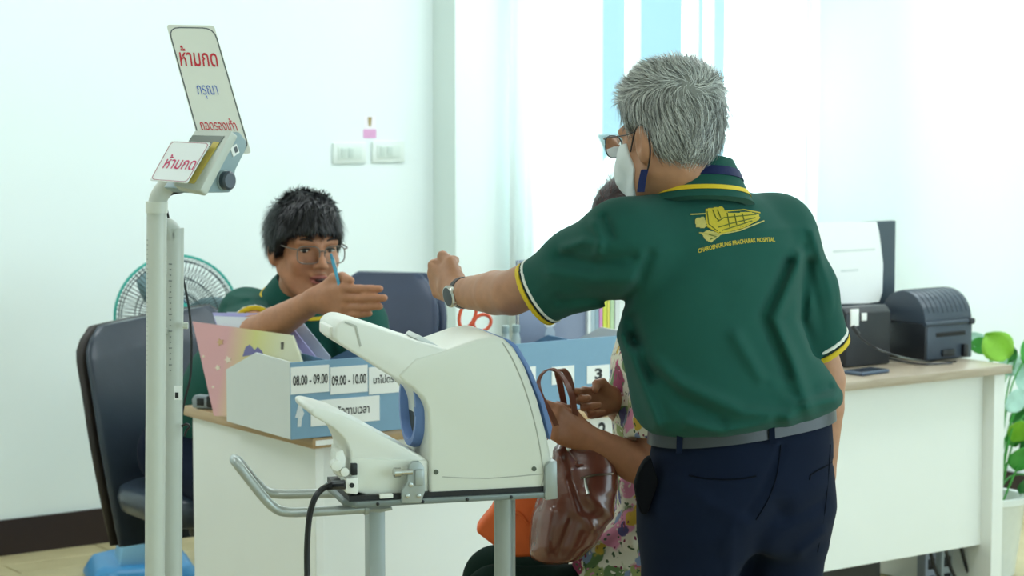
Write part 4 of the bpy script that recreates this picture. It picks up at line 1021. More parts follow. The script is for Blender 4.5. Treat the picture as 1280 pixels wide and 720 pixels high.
# under the right desk
pc_ = DL(2.05, .45, 0); pct = thing('computer_tower', 'black computer tower under the white desk', 'computer', pc_)
q1 = DI @ PZ(1085, 715, .12); 
MB(DESK).box((1.95, .36, .2), (.36, .40, .38), .008).build('case', M_black, pct); MB(DESK).box((1.95, .156, .2), (.34, .012, .36), .004).build('front_bezel', m_pr, pct)
for k, (px, lab) in enumerate(((1154, 'dark cable looping under the white desk beside the tower'), (1174, 'dark cable hanging under the white desk between two others'), (1194, 'dark cable hanging in a loop by the white desk end panel'))):
    a_ = onplane(px, 690, DL(0, .12, 0), VV); cable(lab, [a_ + ZZ * .3, a_ + ZZ * .05 + U * .02, a_ + U * .05 - ZZ * .05, a_ + U * .08 - ZZ * .12, DL((DI @ a_).x + .02, .16, .006)], .006)
for k, (px, hx) in enumerate(((1164, '#8f98a6'), (1184, '#aab4b6'))):
    a_ = DI @ onplane(px, 700, DL(0, .17, 0), VV); pt_ = thing('power_strip', ('grey-blue' if k == 0 else 'pale grey') + ' power strip standing under the white desk among the cables', 'power strip', DL(a_.x, .19, 0))
    MB(DESK).box((a_.x, .19, .13), (.05, .04, .26), .006).build('strip_body', mat('strip %d' % k, hx, .4), pt_)
    for j in range(4): MB(DESK).box((a_.x, .168, .05 + j * .055), (.028, .006, .034), .003).build('socket', M_black, pt_)

# ------------------------------------------------------------------ plant at the right end
pl0 = DL(DLEN + .22, .30, 0)
plant = thing('potted_pothos', 'green pothos with round glossy leaves beside the white desk end', 'plant', pl0)
MB(Matrix.Translation(pl0)).lathe([(.09, 0), (.10, .005), (.13, .24), (.138, .25), (.138, .27), (.12, .27), (.115, .22), (0, .22)], 28).build('pot', mat('white glazed pot', '#e6ebe6', .25), plant)
MB(Matrix.Translation(pl0)).lathe([(0, .225), (.114, .226), (.114, .20)], 20).build('soil', mat('dark soil', '#3a2e24', .9), plant)
def leaf_mesh(w, h):
    V = []; Fs = []; n = 9; m_ = 7
    for i in range(n):
        t = i / (n - 1); hwid = w / 2 * (math.sin(math.pi * min(1, t * .93 + .09)) ** .7)
        for j in range(m_):
            s = j / (m_ - 1) * 2 - 1; V.append((s * hwid, t * h, -.12 * h * t * t + .10 * w * abs(s) - .01 * h * math.cos(s * 9)))
    for i in range(n - 1):
        for j in range(m_ - 1): Fs.append((i * m_ + j, i * m_ + j + 1, (i + 1) * m_ + j + 1, (i + 1) * m_ + j))
    return V, Fs
def leaf_matl(nm, c): return mat(nm, c, .35, var=.25, nscale=25, spec=.4)
lv = {'bright': leaf_matl('bright leaf', '#86c23a'), 'mid': leaf_matl('mid green leaf', '#3f9a3a'), 'deep': leaf_matl('deep leaf', '#2f7a35'), 'pale': leaf_matl('pale variegated leaf', '#a9cfc0')}
D_ = (DL(DLEN + .22, .3, 0)).y
leaves = [(1246, 432, 0, .11, .12, 40, 'bright', .35), (1225, 432, .1, .06, .09, 100, 'mid', .5), (1271, 500, -.05, .07, .12, -60, 'pale', .7), (1283, 470, .05, .09, .13, -20, 'pale', .6), (1290, 440, .05, .1, .12, -50, 'mid', .4),
          (1274, 540, -.05, .08, .10, 160, 'bright', .9), (1268, 548, 0, .06, .09, 200, 'mid', 1.0), (1276, 575, -.06, .09, .11, 175, 'mid', 1.0), (1292, 560, 0, .1, .12, 150, 'deep', .9), (1288, 610, 0, .09, .11, 180, 'deep', 1.0), (1222, 425, .12, .05, .1, 60, 'pale', .4), (1262, 450, .1, .08, .12, -15, 'pale', .5), (1300, 500, .06, .1, .13, -70, 'mid', .5), (1310, 450, .1, .1, .13, -30, 'bright', .4), (1280, 520, .08, .08, .12, 120, 'deep', .8), (1254, 440, .12, .07, .10, 80, 'deep', .4)]
for px, py, dd, w_, h_, az, kind, droop in leaves:
    c_ = P(px, py, D_ + dd); st_ = pl0 + ZZ * .22 + Vector((random.uniform(-.05, .05), random.uniform(-.05, .05), 0))
    a_ = math.radians(az); tilt = droop
    R_ = Matrix.Rotation(-a_, 4, 'Y') @ Matrix.Rotation(math.pi / 2 - .55, 4, 'X')
    V, Fs = leaf_mesh(w_, h_)
    off = R_ @ Vector((0, h_ * .5, 0))
    o = MB(Matrix.Translation(c_ - off) @ R_).add(V, Fs).build('leaf', lv[kind], plant, angle=180)
    o.modifiers.new('thickness', 'SOLIDIFY').thickness = .0008
    b_ = c_ - off
    mid = (b_ + st_) / 2 + Vector((0, 0, .12 if b_.z > .5 else .05)); MB().tube([st_, mid, b_], [.004, .003, .002], 6).build('stem', lv['mid'], plant)

# ------------------------------------------------------------------ handbag and orange bag on the lap
HD = 4.42
m_bag = mat('brown glossy leather', '#6b3a2c', .22, var=.18, nscale=14, bump=.12, bscale=90, coat=.3)
bagO = P(715, 640, HD)
bag = thing('handbag', 'brown glossy leather handbag with zip pocket on the lap', 'handbag', P(715, 695, HD))
def bag_sdf(Q):
    z = Q[:, 2]
    tb = []
    for y, xl, xr_, ry in ((702, 672, 712, .05), (694, 662, 728, .072), (675, 661, 748, .085), (645, 664, 764, .085), (610, 676, 772, .075), (580, 690, 772, .06), (560, 694, 765, .045), (548, 698, 755, .03)):
        a_ = P(xl, y, HD); b_ = P(xr_, y, HD); tb.append((a_.z, (a_.x + b_.x) / 2, HD, (b_.x - a_.x) / 2, ry))
    d = sections(Q, z, tb, (1, 0), (0, 1))
    near = (Q[:, 1] < HD).astype(np.float32)
    return d - near * folds(Q, [([(697, 565), (722, 640), (742, 660)], 6, .010), ([(712, 600), (730, 650)], 7, -.008), ([(690, 640), (682, 690)], 5, .007), ([(676, 620), (668, 680)], 5, -.005), ([(735, 620), (765, 645)], 8, .008), ([(700, 570), (680, 600)], 5, .006), ([(715, 650), (700, 690)], 6, -.006)])
V, Fs = sdf_mesh(bag_sdf, P(640, 712, HD) - Vector((.02, .14, .03)), P(790, 535, HD) + Vector((.02, .14, .02)), .005)
raw_obj('bag_body', V, Fs, m_bag, bag)
bvh_bag = BVHTree.FromPolygons([tuple(v) for v in V], [tuple(f) for f in Fs])
def on_bag(px, py, out=.002):
    d = ray(px, py).normalized(); h = bvh_bag.ray_cast(Vector((0, 0, CAMH)), d)[0]; return (h if h is not None else P(px, py, HD - .08)) - d * out
MB().tube([on_bag(726, 598), on_bag(742, 594), on_bag(756, 593), on_bag(766, 592)], .0025, 7).build('zip', mat('brass zip', '#6b5a4a', .3, metal=.7), bag)
MB().tube([on_bag(731, 598, .005), on_bag(732, 606, .006), on_bag(735, 618, .006)], [.003, .0035, .004], 8).build('zip_pull', M_chrome, bag)
MB().tube([on_bag(710, 561, .003), on_bag(720, 575, .003), on_bag(724, 582, .003), on_bag(770, 575, .003)], .003, 7).build('flap_seam', m_bag, bag)
sphr = on_bag(711, 561, .004); MB().sphere(sphr, .006).build('stud', M_chrome, bag)
sw = [Vector((.3, .9, .1))] * 9
MB().strip([P(706, 556, HD - .03), P(690, 520, 4.33), P(676, 495, 4.33), P(673, 478, 4.34), P(680, 465, 4.36), P(692, 462, 4.38), P(705, 474, 4.38), P(716, 500, 4.36), P(722, 545, HD)], [Vector((.9, .35, .1))] * 3 + [Vector((.5, .8, .1))] * 4 + [Vector((.9, .3, 0))] * 2, .012, .004).build('strap', mat('brown strap leather', '#7a4636', .35, var=.1), bag)
MB().strip([P(712, 556, HD + .02), P(716, 520, 4.40), P(715, 490, 4.41), P(710, 470, 4.42), P(703, 462, 4.42), P(697, 466, 4.43), P(700, 480, 4.44), P(712, 540, HD + .03)], [Vector((.9, .35, .1))] * 8, .013, .004).build('strap', MATS['brown strap leather'], bag)
m_org = mat('orange fabric', '#e06326', .6, var=.08, bump=.1)
ob = thing('orange_bag', 'orange cloth bag behind the brown handbag on the lap', 'bag', P(640, 690, 4.52))
op = [P(x, y, 4.57) for x, y in ((594, 660), (602, 648), (616, 632), (622, 610), (690, 600), (692, 690), (645, 693), (628, 686), (612, 674))]
OM = frame(op[0], (1, 0, 0), (0, 0, 1)); ol = quad_local(OM, op)
MB(OM).prism(ol, -.03, .04, .010, 3, 'xy').build('bag_body', m_org, ob, angle=60)
MB().tube([P(630, 660, 4.53), P(645, 640, 4.53), P(660, 655, 4.53)], .004, 7).build('bag_handle', m_org, ob)
# stool under the seated visitor

# ------------------------------------------------------------------ people: shared pieces
def nrm(v): v = np.asarray(v, np.float32); return v / np.linalg.norm(v)
def head_axes(yaw_dir, pitch=0., roll=0.):
    f = nrm((yaw_dir[0], yaw_dir[1], 0)); up = np.array((0, 0, 1), np.float32); r = np.cross(f, up)
    f2 = f * math.cos(pitch) + up * math.sin(pitch); u2 = np.cross(r, f2)
    r3 = r * math.cos(roll) + u2 * math.sin(roll); u3 = np.cross(r3, f2)
    return np.stack([r3, f2, u3], 1).astype(np.float32)          # columns: right, forward, up
def to_local(Q, c, R, s): return ((Q - np.asarray(c, np.float32)) @ R) / s
def from_local(p, c, R, s): return Vector(np.asarray(c, np.float32) + R @ (np.asarray(p, np.float32) * s))
def head_d(q, nose=1.):
    d = ell(q, (0, -.012, .035), (.073, .092, .085))
    d = smin(d, ell(q, (0, .026, -.03), (.059, .064, .082)), .03)
    a = q.copy(); a[:, 0] = np.abs(a[:, 0])
    d = smin(d, cap(a, (.050, -.002, -.045), (.022, .058, -.094), .020, .018), .025)
    d = smin(d, ell(q, (0, .066, -.094), (.024, .020, .018)), .02)
    d = smin(d, ell(a, (.036, .060, -.022), (.024, .022, .024)), .02)
    d = smin(d, cap(a, (.012, .082, .027), (.046, .070, .026), .009, .008), .014)
    d = smax(d, -ell(a, (.032, .094, .008), (.017, .014, .0105)), .010)
    nz = smin(cap(q, (0, .088, .016), (0, .112, -.024), .0065, .0105), ell(a, (.011, .100, -.028), (.0085, .009, .0075)), .008)
    d = smin(d, nz, .010)
    lips = smin(ell(q, (0, .092, -.0535), (.023, .010, .0055)), ell(q, (0, .090, -.066), (.019, .010, .0065)), .002)
    d = smin(d, lips, .006)
    ea = a - np.array((.077, -.010, -.003), np.float32); c, s = math.cos(.25), math.sin(.25)
    eb = np.stack([ea[:, 0] * c + ea[:, 1] * s * .8, ea[:, 1] * c - ea[:, 0] * s, ea[:, 2] - ea[:, 1] * .2], 1)
    ear = ell(eb, (0, 0, 0), (.0125, .021, .034)); ear = smax(ear, -ell(eb, (.011, .004, .004), (.007, .011, .019)), .004)
    ear = smin(ear, ell(eb, (-.001, .004, -.026), (.007, .008, .009)), .006)
    return smin(d, ear, .008)
FING = [(.030, .092, (.042, .025, .020), .0096), (.0095, .097, (.046, .029, .021), .0098), (-.011, .091, (.042, .027, .021), .0094), (-.029, .081, (.033, .021, .018), .0084)]
def hand_frame(wrist, direc, thumbside, right):
    y = nrm(direc); x = np.asarray(thumbside, np.float32); x = nrm(x - y * (x @ y)); z = np.cross(x, y)
    if right: z = -z
    return np.stack([x, y, z], 1).astype(np.float32), np.asarray(wrist, np.float32)
def hand_d(Q, fr, curls, thumb, s=1., spread=0.):
    R, w = fr; q = ((Q - w) @ R) / s
    palm = cap(q, (.0, -.01, 0), (0, .03, 0), .023, .024)
    for (x, y, l, r) in FING: palm = smin(palm, cap(q, (x * .55, .012, -.002), (x, y, 0), .0135, .0115), .016)
    palm = smin(palm, cap(q, (.018, .015, -.012), (.036, .048, -.014), .016, .014), .014)
    palm = smin(palm, cap(q, (-.018, .015, -.010), (-.026, .06, -.010), .014, .012), .014)
    d = palm
    for i, (x, y, l, r) in enumerate(FING):
        a = 0.; p = np.array((x, y, 0), np.float32); pts = [p]; sp = spread * (1.5 - i) * .5
        for L, c in zip(l, curls[i]):
            a += math.radians(c); p = p + L * np.array((math.sin(sp) * math.cos(a), math.cos(sp) * math.cos(a), -math.sin(a)), np.float32); pts.append(p)
        f = chain(q, pts, [r * 1.08, r, r * .93, r * .82], .003); d = np.minimum(d, smin(palm, f, .006))
    t = chain(q, [np.array(p, np.float32) for p in thumb], [.0145, .0125, .011, .009], .004); d = np.minimum(d, smin(palm, t, .008))
    return d * s
def hand_pt(fr, p, s=1.): return Vector(fr[1] + fr[0] @ (np.asarray(p, np.float32) * s))
def skin_tint(V, base, c=None, R=None, s=1., lip=(.42, .16, .13), stubble=None):
    t = np.tile(np.array(base, np.float32), (len(V), 1))
    if c is not None:
        q = to_local(V.astype(np.float32), c, R, s)
        m = np.clip(1 - np.maximum(ell(q, (0, .092, -.060), (.024, .016, .011)), 0) / .002, 0, 1)[:, None]
        t = t * (1 - m) + np.array(lip, np.float32) * m
        for e in (-1, 1):
            k = np.exp(-np.sum(((q - np.array((e * .038, .075, -.02))) / np.array((.02, .03, .018))) ** 2, 1))[:, None]; t = t * (1 - .18 * k) + np.array((.55, .2, .15)) * .18 * k
    return t
M_skin = attr_mat('skin', .48, .4, sss=.08)
M_hair = attr_mat('hair', .38, .45)
def eyes(t, body, c, R, s, look=(0, 0)):
    for e in (-1, 1):
        Mx = Matrix(R.tolist()).to_4x4(); Mx.translation = from_local((e * .032, .0735, .007), c, R, s)
        b = MB(Mx).sphere((0, 0, 0), (.0120 * s, .0072 * s, .0038 * s), 14).build('eye', mat('eye white', '#d8d2c8', .25), body)
        MB(Mx).sphere((look[0], .0052 * s, look[1]), (.0055 * s, .0034 * s, .0040 * s), 12).build('iris', mat('dark iris', '#1a100c', .15), body)
        MB().tube([from_local((e * x, y, z), c, R, s) for x, y, z in ((.018, .0785, .008), (.026, .0815, .0115), (.036, .0795, .0115), (.046, .073, .008))], [.0014, .0028, .0028, .0014], 6).build('eyelid', mat('lash dark', '#241712', .5), body)
        MB().tube([from_local((e * x, y, z), c, R, s) for x, y, z in ((.013, .0875, .029), (.028, .0865, .0345), (.042, .077, .034), (.051, .068, .027))], [.0022, .0033, .003, .0012], 7, flat=.8).build('eyebrow', mat('brow hair', '#15110f', .6), body)
def glasses(t, c, R, s, m, lens_z=.002, w=.026, h=.019, y0=.104, rim=.0011, square=2.6):
    g = MB()
    gl = None
    rims = []
    for e in (-1, 1):
        pts = []
        for k in range(33):
            a = 2 * math.pi * k / 32; cx = math.copysign(abs(math.cos(a)) ** (2 / square), math.cos(a)) * w; cz = math.copysign(abs(math.sin(a)) ** (2 / square), math.sin(a)) * h
            pts.append((e * .033 + cx, y0 - .10 * (abs(e * .033 + cx) / .06) ** 2 * .08, lens_z + cz))
        rims.append(pts)
    o = None
    b = MB()
    for pts in rims: b.tube([from_local(p, c, R, s) for p in pts], rim, 7, 1, False)
    b.tube([from_local(p, c, R, s) for p in ((-.009, y0, lens_z + .007), (0, y0 + .003, lens_z + .010), (.009, y0, lens_z + .007))], rim * 1.1, 7, 4)
    for e in (-1, 1):
        b.tube([from_local(p, c, R, s) for p in ((e * .058, y0 - .008, lens_z + h * .62), (e * .072, y0 - .022, lens_z + h * .7), (e * .0795, .03, .017), (e * .080, -.005, .021), (e * .079, -.028, .004), (e * .074, -.034, -.012))], rim * 1.1, 7, 5)
    gf = b.build('glasses', m, t)
    for pts in rims:
        MB().add([from_local(p, c, R, s) for p in pts[:-1]], [tuple(range(32))]).build('lens', clear_mat('spectacle lens', (.96, .98, .98)), gf, smooth=False)
    return gf
def hair_vol(q, zb_y, zb_z, side, top, grow=.0):
    z = q[:, 2]; k = np.clip((z - .02) / .10, 0, 1); k = k * k * (3 - 2 * k)
    d = ell(q, (0, -.012, .035), (.073, .092, .085)) - (side + (top - side) * k)
    zb = np.interp(q[:, 1], zb_y, zb_z)
    return smax(d, zb - z, .018)
def make_hair(t, hf, lo, hi, flow, n, length, width, tints, lift, rise, jitter=.25, keep=None, under=None, h=.005):
    V, Fs = sdf_mesh(hf, lo, hi, h)
    o = raw_obj('hair', V, Fs, M_hair, t, tint=under)
    sd = V[rng.integers(0, len(V), n)] + rng.normal(0, .002, (n, 3)).astype(np.float32)
    g = grad(hf, sd); sd = sd - g * hf(sd)[:, None] - g * .001
    if keep is not None: sd = sd[keep(sd)]
    SV, SF, si = strands(hf, sd, flow, length, width, 5, lift, rise, jitter)
    a, b = np.array(tints[0]), np.array(tints[1]); k = rng.uniform(0, 1, len(sd))[:, None] ** 1.2; tt = (a * (1 - k) + b * k)[si]
    s = raw_obj('hair_strands', SV, SF, M_hair, o, tint=tt); s['kind'] = 'stuff'
    return o
def bounds(pts, pad): a = np.array([tuple(p) for p in pts], np.float32); return a.min(0) - pad, a.max(0) + pad
def A(v): return np.array(tuple(v), np.float32)
def shoe(t, toe, heel, m, name='shoe'):
    toe = A(toe); heel = A(heel)
    def f(Q): 
        d = chain(Q, [heel + (0, 0, .045), (heel + toe) / 2 + (0, 0, .04), toe + (0, 0, .03)], [.04, .042, .034], .02); d = smin(d, cap(Q, heel + (0, 0, .05), heel + (0, 0, .1), .042, .045), .03)
        return smax(d, -Q[:, 2], .006)
    V, Fs = sdf_mesh(f, *bounds([toe, heel, heel + (0, 0, .14)], .06), .008); raw_obj(name, V, Fs, m, t)
def ring_tube(bvh_pts, r, m, name, parent, n=8): return MB().tube(bvh_pts + [bvh_pts[0]], r, n, 1, False).build(name, m, parent)
def cuff_rings(t, a, b, r, cols, start, wid, squash=1.0, up=None, axis_tilt=None):
    """stripes knitted on a sleeve end: a -> b is the sleeve axis, b the opening"""
    a, b = Vector(a), Vector(b); d = (b - a).normalized() if axis_tilt is None else Vector(axis_tilt).normalized()
    u_ = d.orthogonal().normalized(); v_ = d.cross(u_)
    for i, (m, k) in enumerate(cols):
        c0 = b - d * (start - i * wid)
        MB(frame(c0, u_, v_)).lathe([(r + .0005, 0), (r + .0022, wid * .15), (r + .0022, wid * .85), (r + .0005, wid)], 40).build('cuff_stripe', m, t)

M_green = mat('dark green knit', '#205147', .9, var=.10, nscale=14, bump=.18, bscale=900, spec=.12, sheen=.06)
M_yellow = mat('yellow knit', '#d9b91c', .7); M_wknit = mat('white knit', '#e6e6dc', .7); M_dkknit = mat('dark knit', '#12261f', .8)
M_navy = mat('navy twill', '#10192c', .9, var=.12, nscale=20, bump=.12, bscale=1200, spec=.1, sheen=.03)
M_navy_strap = mat('navy lanyard ribbon', '#15204a', .6, spec=.2)

# ------------------------------------------------------------------ the standing person
ta = math.radians(62); TF = nrm((-math.cos(ta), math.sin(ta), 0)); TL = np.array((-TF[1], TF[0], 0), np.float32)
if TL[1] > 0: TL = -TL
_pc = P(925, 600, 4.05); sp = thing('person', 'grey-haired standing person in dark green polo, seen from behind, one arm reaching out', 'person', (_pc.x, _pc.y, 0))
HA = head_axes((-math.cos(math.radians(47)), math.sin(math.radians(47))), -.12); HS = 1.05; HC = A(P(837, 178, 4.0))
SLp, ELp, WLp = A(P(780, 306, 3.94)), A(P(640, 366, 4.13)), A(P(574, 366, 4.33))
SRp, ERp, WRp = A(P(969, 294, 4.13)), A(P(1030, 475, 4.21)), A(P(1027, 590, 4.20))
NB = A(P(872, 234, 4.03))
fistR = hand_frame(WLp + (A(P(548, 352, 4.40)) - WLp) * .12, A(P(541, 347, 4.42)) - WLp, (-.15, -.1, 1), False)
downR = hand_frame(WRp, A(P(1026, 632, 4.19)) - WRp, (-.4, .9, 0), True)
fist = [(62, 88, 60), (66, 92, 62), (70, 92, 62), (72, 92, 60)]
thumb_fist = [(.022, .02, -.01), (.044, .052, -.018), (.048, .084, -.018), (.030, .100, -.030)]
relaxed = [(22, 30, 20), (25, 34, 22), (28, 36, 22), (30, 36, 22)]
thumb_rel = [(.022, .02, -.01), (.044, .05, -.02), (.046, .08, -.03), (.042, .10, -.036)]
def px_c(px, y, D): return P(px, y, D)
tor = []
for y, px, rx, ry in ((535, 929, .150, .10), (525, 928, .184, .126), (517, 927, .198, .140), (503, 923, .2065, .148), (484, 917, .204, .143), (450, 903, .193, .134), (400, 892, .189, .130), (350, 886, .190, .126), (310, 883, .187, .118), (285, 880, .175, .108), (265, 877, .130, .085), (250, 874, .095, .072), (238, 872, .072, .066)):
    p = P(px, y, 4.03); tor.append((p.z, p.x, p.y, rx, ry))
hipx = P(926, 560, 4.03).x
def tilt_z(Q): # waistband slopes a little across the body
    return Q[:, 2] - .10 * (Q[:, 0] - hipx) * np.clip((1.12 - Q[:, 2]) / .12, 0, 1)
fold_man = [([(1003, 318), (985, 360), (968, 400), (990, 450), (1012, 515)], 9, .0075), ([(985, 330), (955, 395), (985, 470)], 8, -.006), ([(1010, 330), (1003, 400), (1020, 440)], 6, -.007),
            ([(800, 440), (850, 480), (930, 515), (985, 520)], 9, .0075), ([(790, 425), (850, 498), (900, 525)], 9, -.005), ([(778, 420), (800, 470), (822, 530)], 8, .007), ([(790, 400), (815, 470)], 9, -.005),
            ([(985, 525), (1010, 505), (1042, 500)], 9, .007), ([(960, 480), (1000, 500), (1035, 485)], 8, -.005), ([(830, 380), (900, 340), (930, 350)], 20, .003), ([(920, 420), (950, 470), (990, 500)], 9, .006),
            ([(770, 395), (800, 350), (812, 318)], 7, -.005), ([(700, 322), (745, 330), (790, 322)], 8, -.006), ([(690, 340), (740, 352), (790, 350)], 10, .005), ([(742, 280), (752, 300), (748, 315)], 6, .006), ([(757, 272), (765, 295)], 5, -.006),
            ([(705, 310), (730, 302), (748, 305)], 6, .006), ([(700, 375), (740, 372), (775, 378)], 7, -.005), ([(860, 530), (905, 540), (960, 528)], 7, .006), ([(1015, 290), (1035, 350), (1050, 415)], 6, .005), ([(1005, 310), (1020, 370), (1032, 425)], 5, -.005)]
CL = A(P(674, 366, 4.075)); CR = A(P(1023, 433, 4.19))
c_ax = nrm(CL - SLp)
def shirt_core(Q, g=0.):
    z = tilt_z(Q); d = sections(Q, z, tor, TL, TF)
    d = smin(d, chain(Q, [NB - (0, 0, .058), SLp + (0, 0, .003)], [.060, .072]), .05)
    d = smin(d, chain(Q, [NB - (0, 0, .058), SRp + (0, 0, .003)], [.060, .070]), .05)
    return d
cl_n = nrm(A(P(650, 352, 4.10)) - A(P(715, 345, 4.03)))
cuffL_n = nrm(np.array((-.84, .30, -.50)))            # opening of the raised sleeve, tilted
cuffR_n = nrm(CR - SRp + np.array((0.02, 0, 0)))
def sleeveL(Q): return smax(chain(Q, [SLp, (SLp + CL) / 2 + (0, 0, .002), CL + c_ax * .09], [.079, .073, .058], .03), (Q - CL) @ cuffL_n, .004)
def sleeveR(Q): return smax(chain(Q, [SRp, (SRp + CR) / 2 + A((.008, 0, 0)), CR + nrm(CR - SRp) * .06], [.074, .069, .055], .02), (Q - CR) @ cuffR_n, .004)
def arms_only(Q):
    dl = chain(Q, [SLp, (SLp + ELp) / 2, ELp, ELp * .7 + WLp * .3, ELp * .25 + WLp * .75, WLp], [.052, .048, .0435, .0435, .0335, .0285], .004)
    dr = chain(Q, [SRp, (SRp + ERp) / 2, ERp, ERp * .7 + WRp * .3, ERp * .2 + WRp * .8, WRp], [.052, .048, .042, .041, .031, .027], .004)
    dl = smin(dl, hand_d(Q, fistR, fist, thumb_fist, 1.0), .014); dr = smin(dr, hand_d(Q, downR, relaxed, thumb_rel, .98), .014)
    return np.minimum(dl, dr)
def man_shirt(Q):
    d = shirt_core(Q)
    sl = smax(sleeveL(Q), -np.maximum(cap(Q, CL - c_ax * .035, CL + c_ax * .1, .052, .05), -((Q - CL) @ cuffL_n) - .03), .003)
    srr = smax(sleeveR(Q), -np.maximum(cap(Q, CR - cuffR_n * .03, CR + cuffR_n * .08, .050), -((Q - CR) @ cuffR_n) - .02), .003)
    d = smin(d, sl, .045); d = smin(d, srr, .035)
    near = np.clip((4.12 - Q[:, 1]) / .05, 0, 1)
    d = d - near * 1.85 * folds(Q, fold_man)
    # open neck
    d = smax(d, -np.maximum(cap(Q, NB + (0, 0, -.01), NB + (0, 0, .12), .058, .066), 0.02 - (Q[:, 2] - NB[2] + .05)), .006)
    return d
legs = [[(P(868, 640, 4.0), .098), (P(862, 760, 3.99), .088), (Vector((P(862, 760, 3.99).x - .01, 3.97, .48)), .071), (Vector((P(862, 760, 3.99).x - .02, 4.0, .06)), .058)],
        [(P(975, 640, 4.08), .096), (P(968, 760, 4.10), .086), (Vector((P(968, 760, 4.1).x - .005, 4.1, .48)), .071), (Vector((P(968, 760, 4.1).x + .0, 4.14, .06)), .058)]]
pel = []
for y, px, rx, ry in ((690, 922, .155, .105), (650, 922, .182, .135), (610, 924, .186, .142), (565, 927, .183, .132), (532, 928, .180, .122), (508, 928, .178, .120)):
    p = P(px, y, 4.04); pel.append((p.z, p.x, p.y, rx, ry))
fold_tr = [([(835, 600), (880, 625), (930, 655)], 9, .004), ([(935, 640), (955, 610), (977, 560)], 6, -.005), ([(1000, 690), (1030, 665)], 6, .006), ([(905, 690), (915, 660), (912, 720)], 6, .004), ([(980, 650), (1005, 640), (1030, 625)], 6, -.004), ([(940, 720), (950, 670), (975, 640)], 14, -.012), ([(860, 597), (945, 598)], 3, -.0022), ([(860, 601), (945, 602)], 3, .0018), ([(1014, 592), (1040, 578)], 3, -.003)]
def man_trousers(Q):
    d = sections(Q, tilt_z(Q), pel, TL, TF)
    for L in legs: d = smin(d, chain(Q, [A(p) for p, r in L], [r for p, r in L], .03), .05)
    return d - folds(Q, fold_tr) * np.clip((4.12 - Q[:, 1]) / .05, 0, 1)
def man_body(Q):
    q = to_local(Q, HC, HA, HS); d = head_d(q) * HS
    d = smin(d, cap(Q, A(from_local((0, -.018, -.045), HC, HA, HS)), NB - (0, 0, .03), .056, .062), .025)
    core = sections(Q, tilt_z(Q), [(z, x, y, rx - .03, max(ry - .03, .03)) for z, x, y, rx, ry in tor], TL, TF)
    d = smin(d, core, .03); d = smin(d, arms_only(Q), .02)
    d = smin(d, sections(Q, tilt_z(Q), [(z, x, y, rx - .05, ry - .05) for z, x, y, rx, ry in pel], TL, TF), .02)
    for L in legs: d = smin(d, chain(Q, [A(p) for p, r in L], [r - .035 for p, r in L], .01), .01)
    return d
lo, hi = bounds([WLp + A((-.09, .1, 0)), ERp + A((.06, 0, 0)), (0, 3.8, .0), HC + A((0, 0, .16)), (0, 4.5, 1)], .01)
lo[0] = WLp[0] - .12; hi[0] = ERp[0] + .09
V, Fs = sdf_mesh(man_body, lo, hi, .0045)
mb_body = raw_obj('body', V, Fs, M_skin, sp, tint=skin_tint(V, sr('#b07f60'), HC, HA, HS))
lo, hi = bounds([A(tor[0][1:3] + (0,)) * 0 + A((CL[0] - .06, 3.78, .86)), A((CR[0] + .07, 4.34, 1.5))], .02)
V, Fs = sdf_mesh(man_shirt, lo, hi, .0045)
shirt = raw_obj('polo_shirt', relax(V, Fs, 1, .4), Fs, M_green, sp)
bvh_shirt = BVHTree.FromPolygons([tuple(v) for v in V], [tuple(f) for f in Fs])
lo, hi = bounds([A((pel[0][1] - .25, 3.8, -.0)), A((pel[0][1] + .25, 4.32, 1.02))], .01)
V, Fs = sdf_mesh(man_trousers, lo, hi, .006)
trs = raw_obj('trousers', V, Fs, M_navy, sp)
bvh_t = BVHTree.FromPolygons([tuple(v) for v in V], [tuple(f) for f in Fs])
def on_t(px, py, out=.001):
    d = ray(px, py).normalized(); h = bvh_t.ray_cast(Vector((0, 0, CAMH)), d)[0]; return (h if h is not None else P(px, py, 3.92)) - d * out
m_welt = mat('navy welt', '#080d18', .9, spec=.1)
for pts_ in ([(861, 594), (880, 598), (905, 599.5), (930, 598), (945, 595)], [(1013, 594), (1022, 588), (1032, 583), (1040, 577)], [(1013, 594), (1012, 600)]):
    MB().tube([on_t(*p) for p in pts_], .0016, 6, 3).build('pocket_welt', m_welt, trs)
MB().tube([on_t(*p) for p in [(976, 556), (974, 575), (970, 598), (960, 625), (945, 650)]], .0010, 6, 3).build('seat_seam', m_welt, trs)
MB().tube([on_t(*p) for p in [(1038, 556), (1036, 590), (1031, 640), (1022, 690)]], .0009, 6, 3).build('side_seam', m_welt, trs)
for L in legs: e_ = L[-1][0]; shoe(sp, Vector((e_.x - .09, e_.y + .17, 0)), Vector((e_.x + .015, e_.y - .03, 0)), M_black)
# belt with loops
def belt_ring(z0, grow, n=64):
    out = []
    T = sorted(pel)
    zc = z0
    cx, cy, rx, ry = (float(np.interp(zc, [t[0] for t in T], [t[i] for t in T])) for i in range(1, 5))
    for k in range(n):
        a = 2 * math.pi * k / n; p = 2.3
        u_ = math.copysign(abs(math.cos(a)) ** (2 / p), math.cos(a)) * (rx + grow); v_ = math.copysign(abs(math.sin(a)) ** (2 / p), math.sin(a)) * (ry + grow)
        x = cx + u_ * TL[0] + v_ * TF[0]; y = cy + u_ * TL[1] + v_ * TF[1]; out.append(Vector((x, y, z0 + .10 * (x - hipx))))
    return out
zb0 = P(928, 533, 4.03).z - .010; 
MB().loft([belt_ring(zb0, .004), belt_ring(zb0, .009), belt_ring(zb0 + .036, .009), belt_ring(zb0 + .036, .003)], False).build('belt', mat('charcoal leather belt', '#2d3236', .35, bump=.1), sp)
rg = belt_ring(zb0 - .008, .011); rg2 = belt_ring(zb0 + .04, .011)
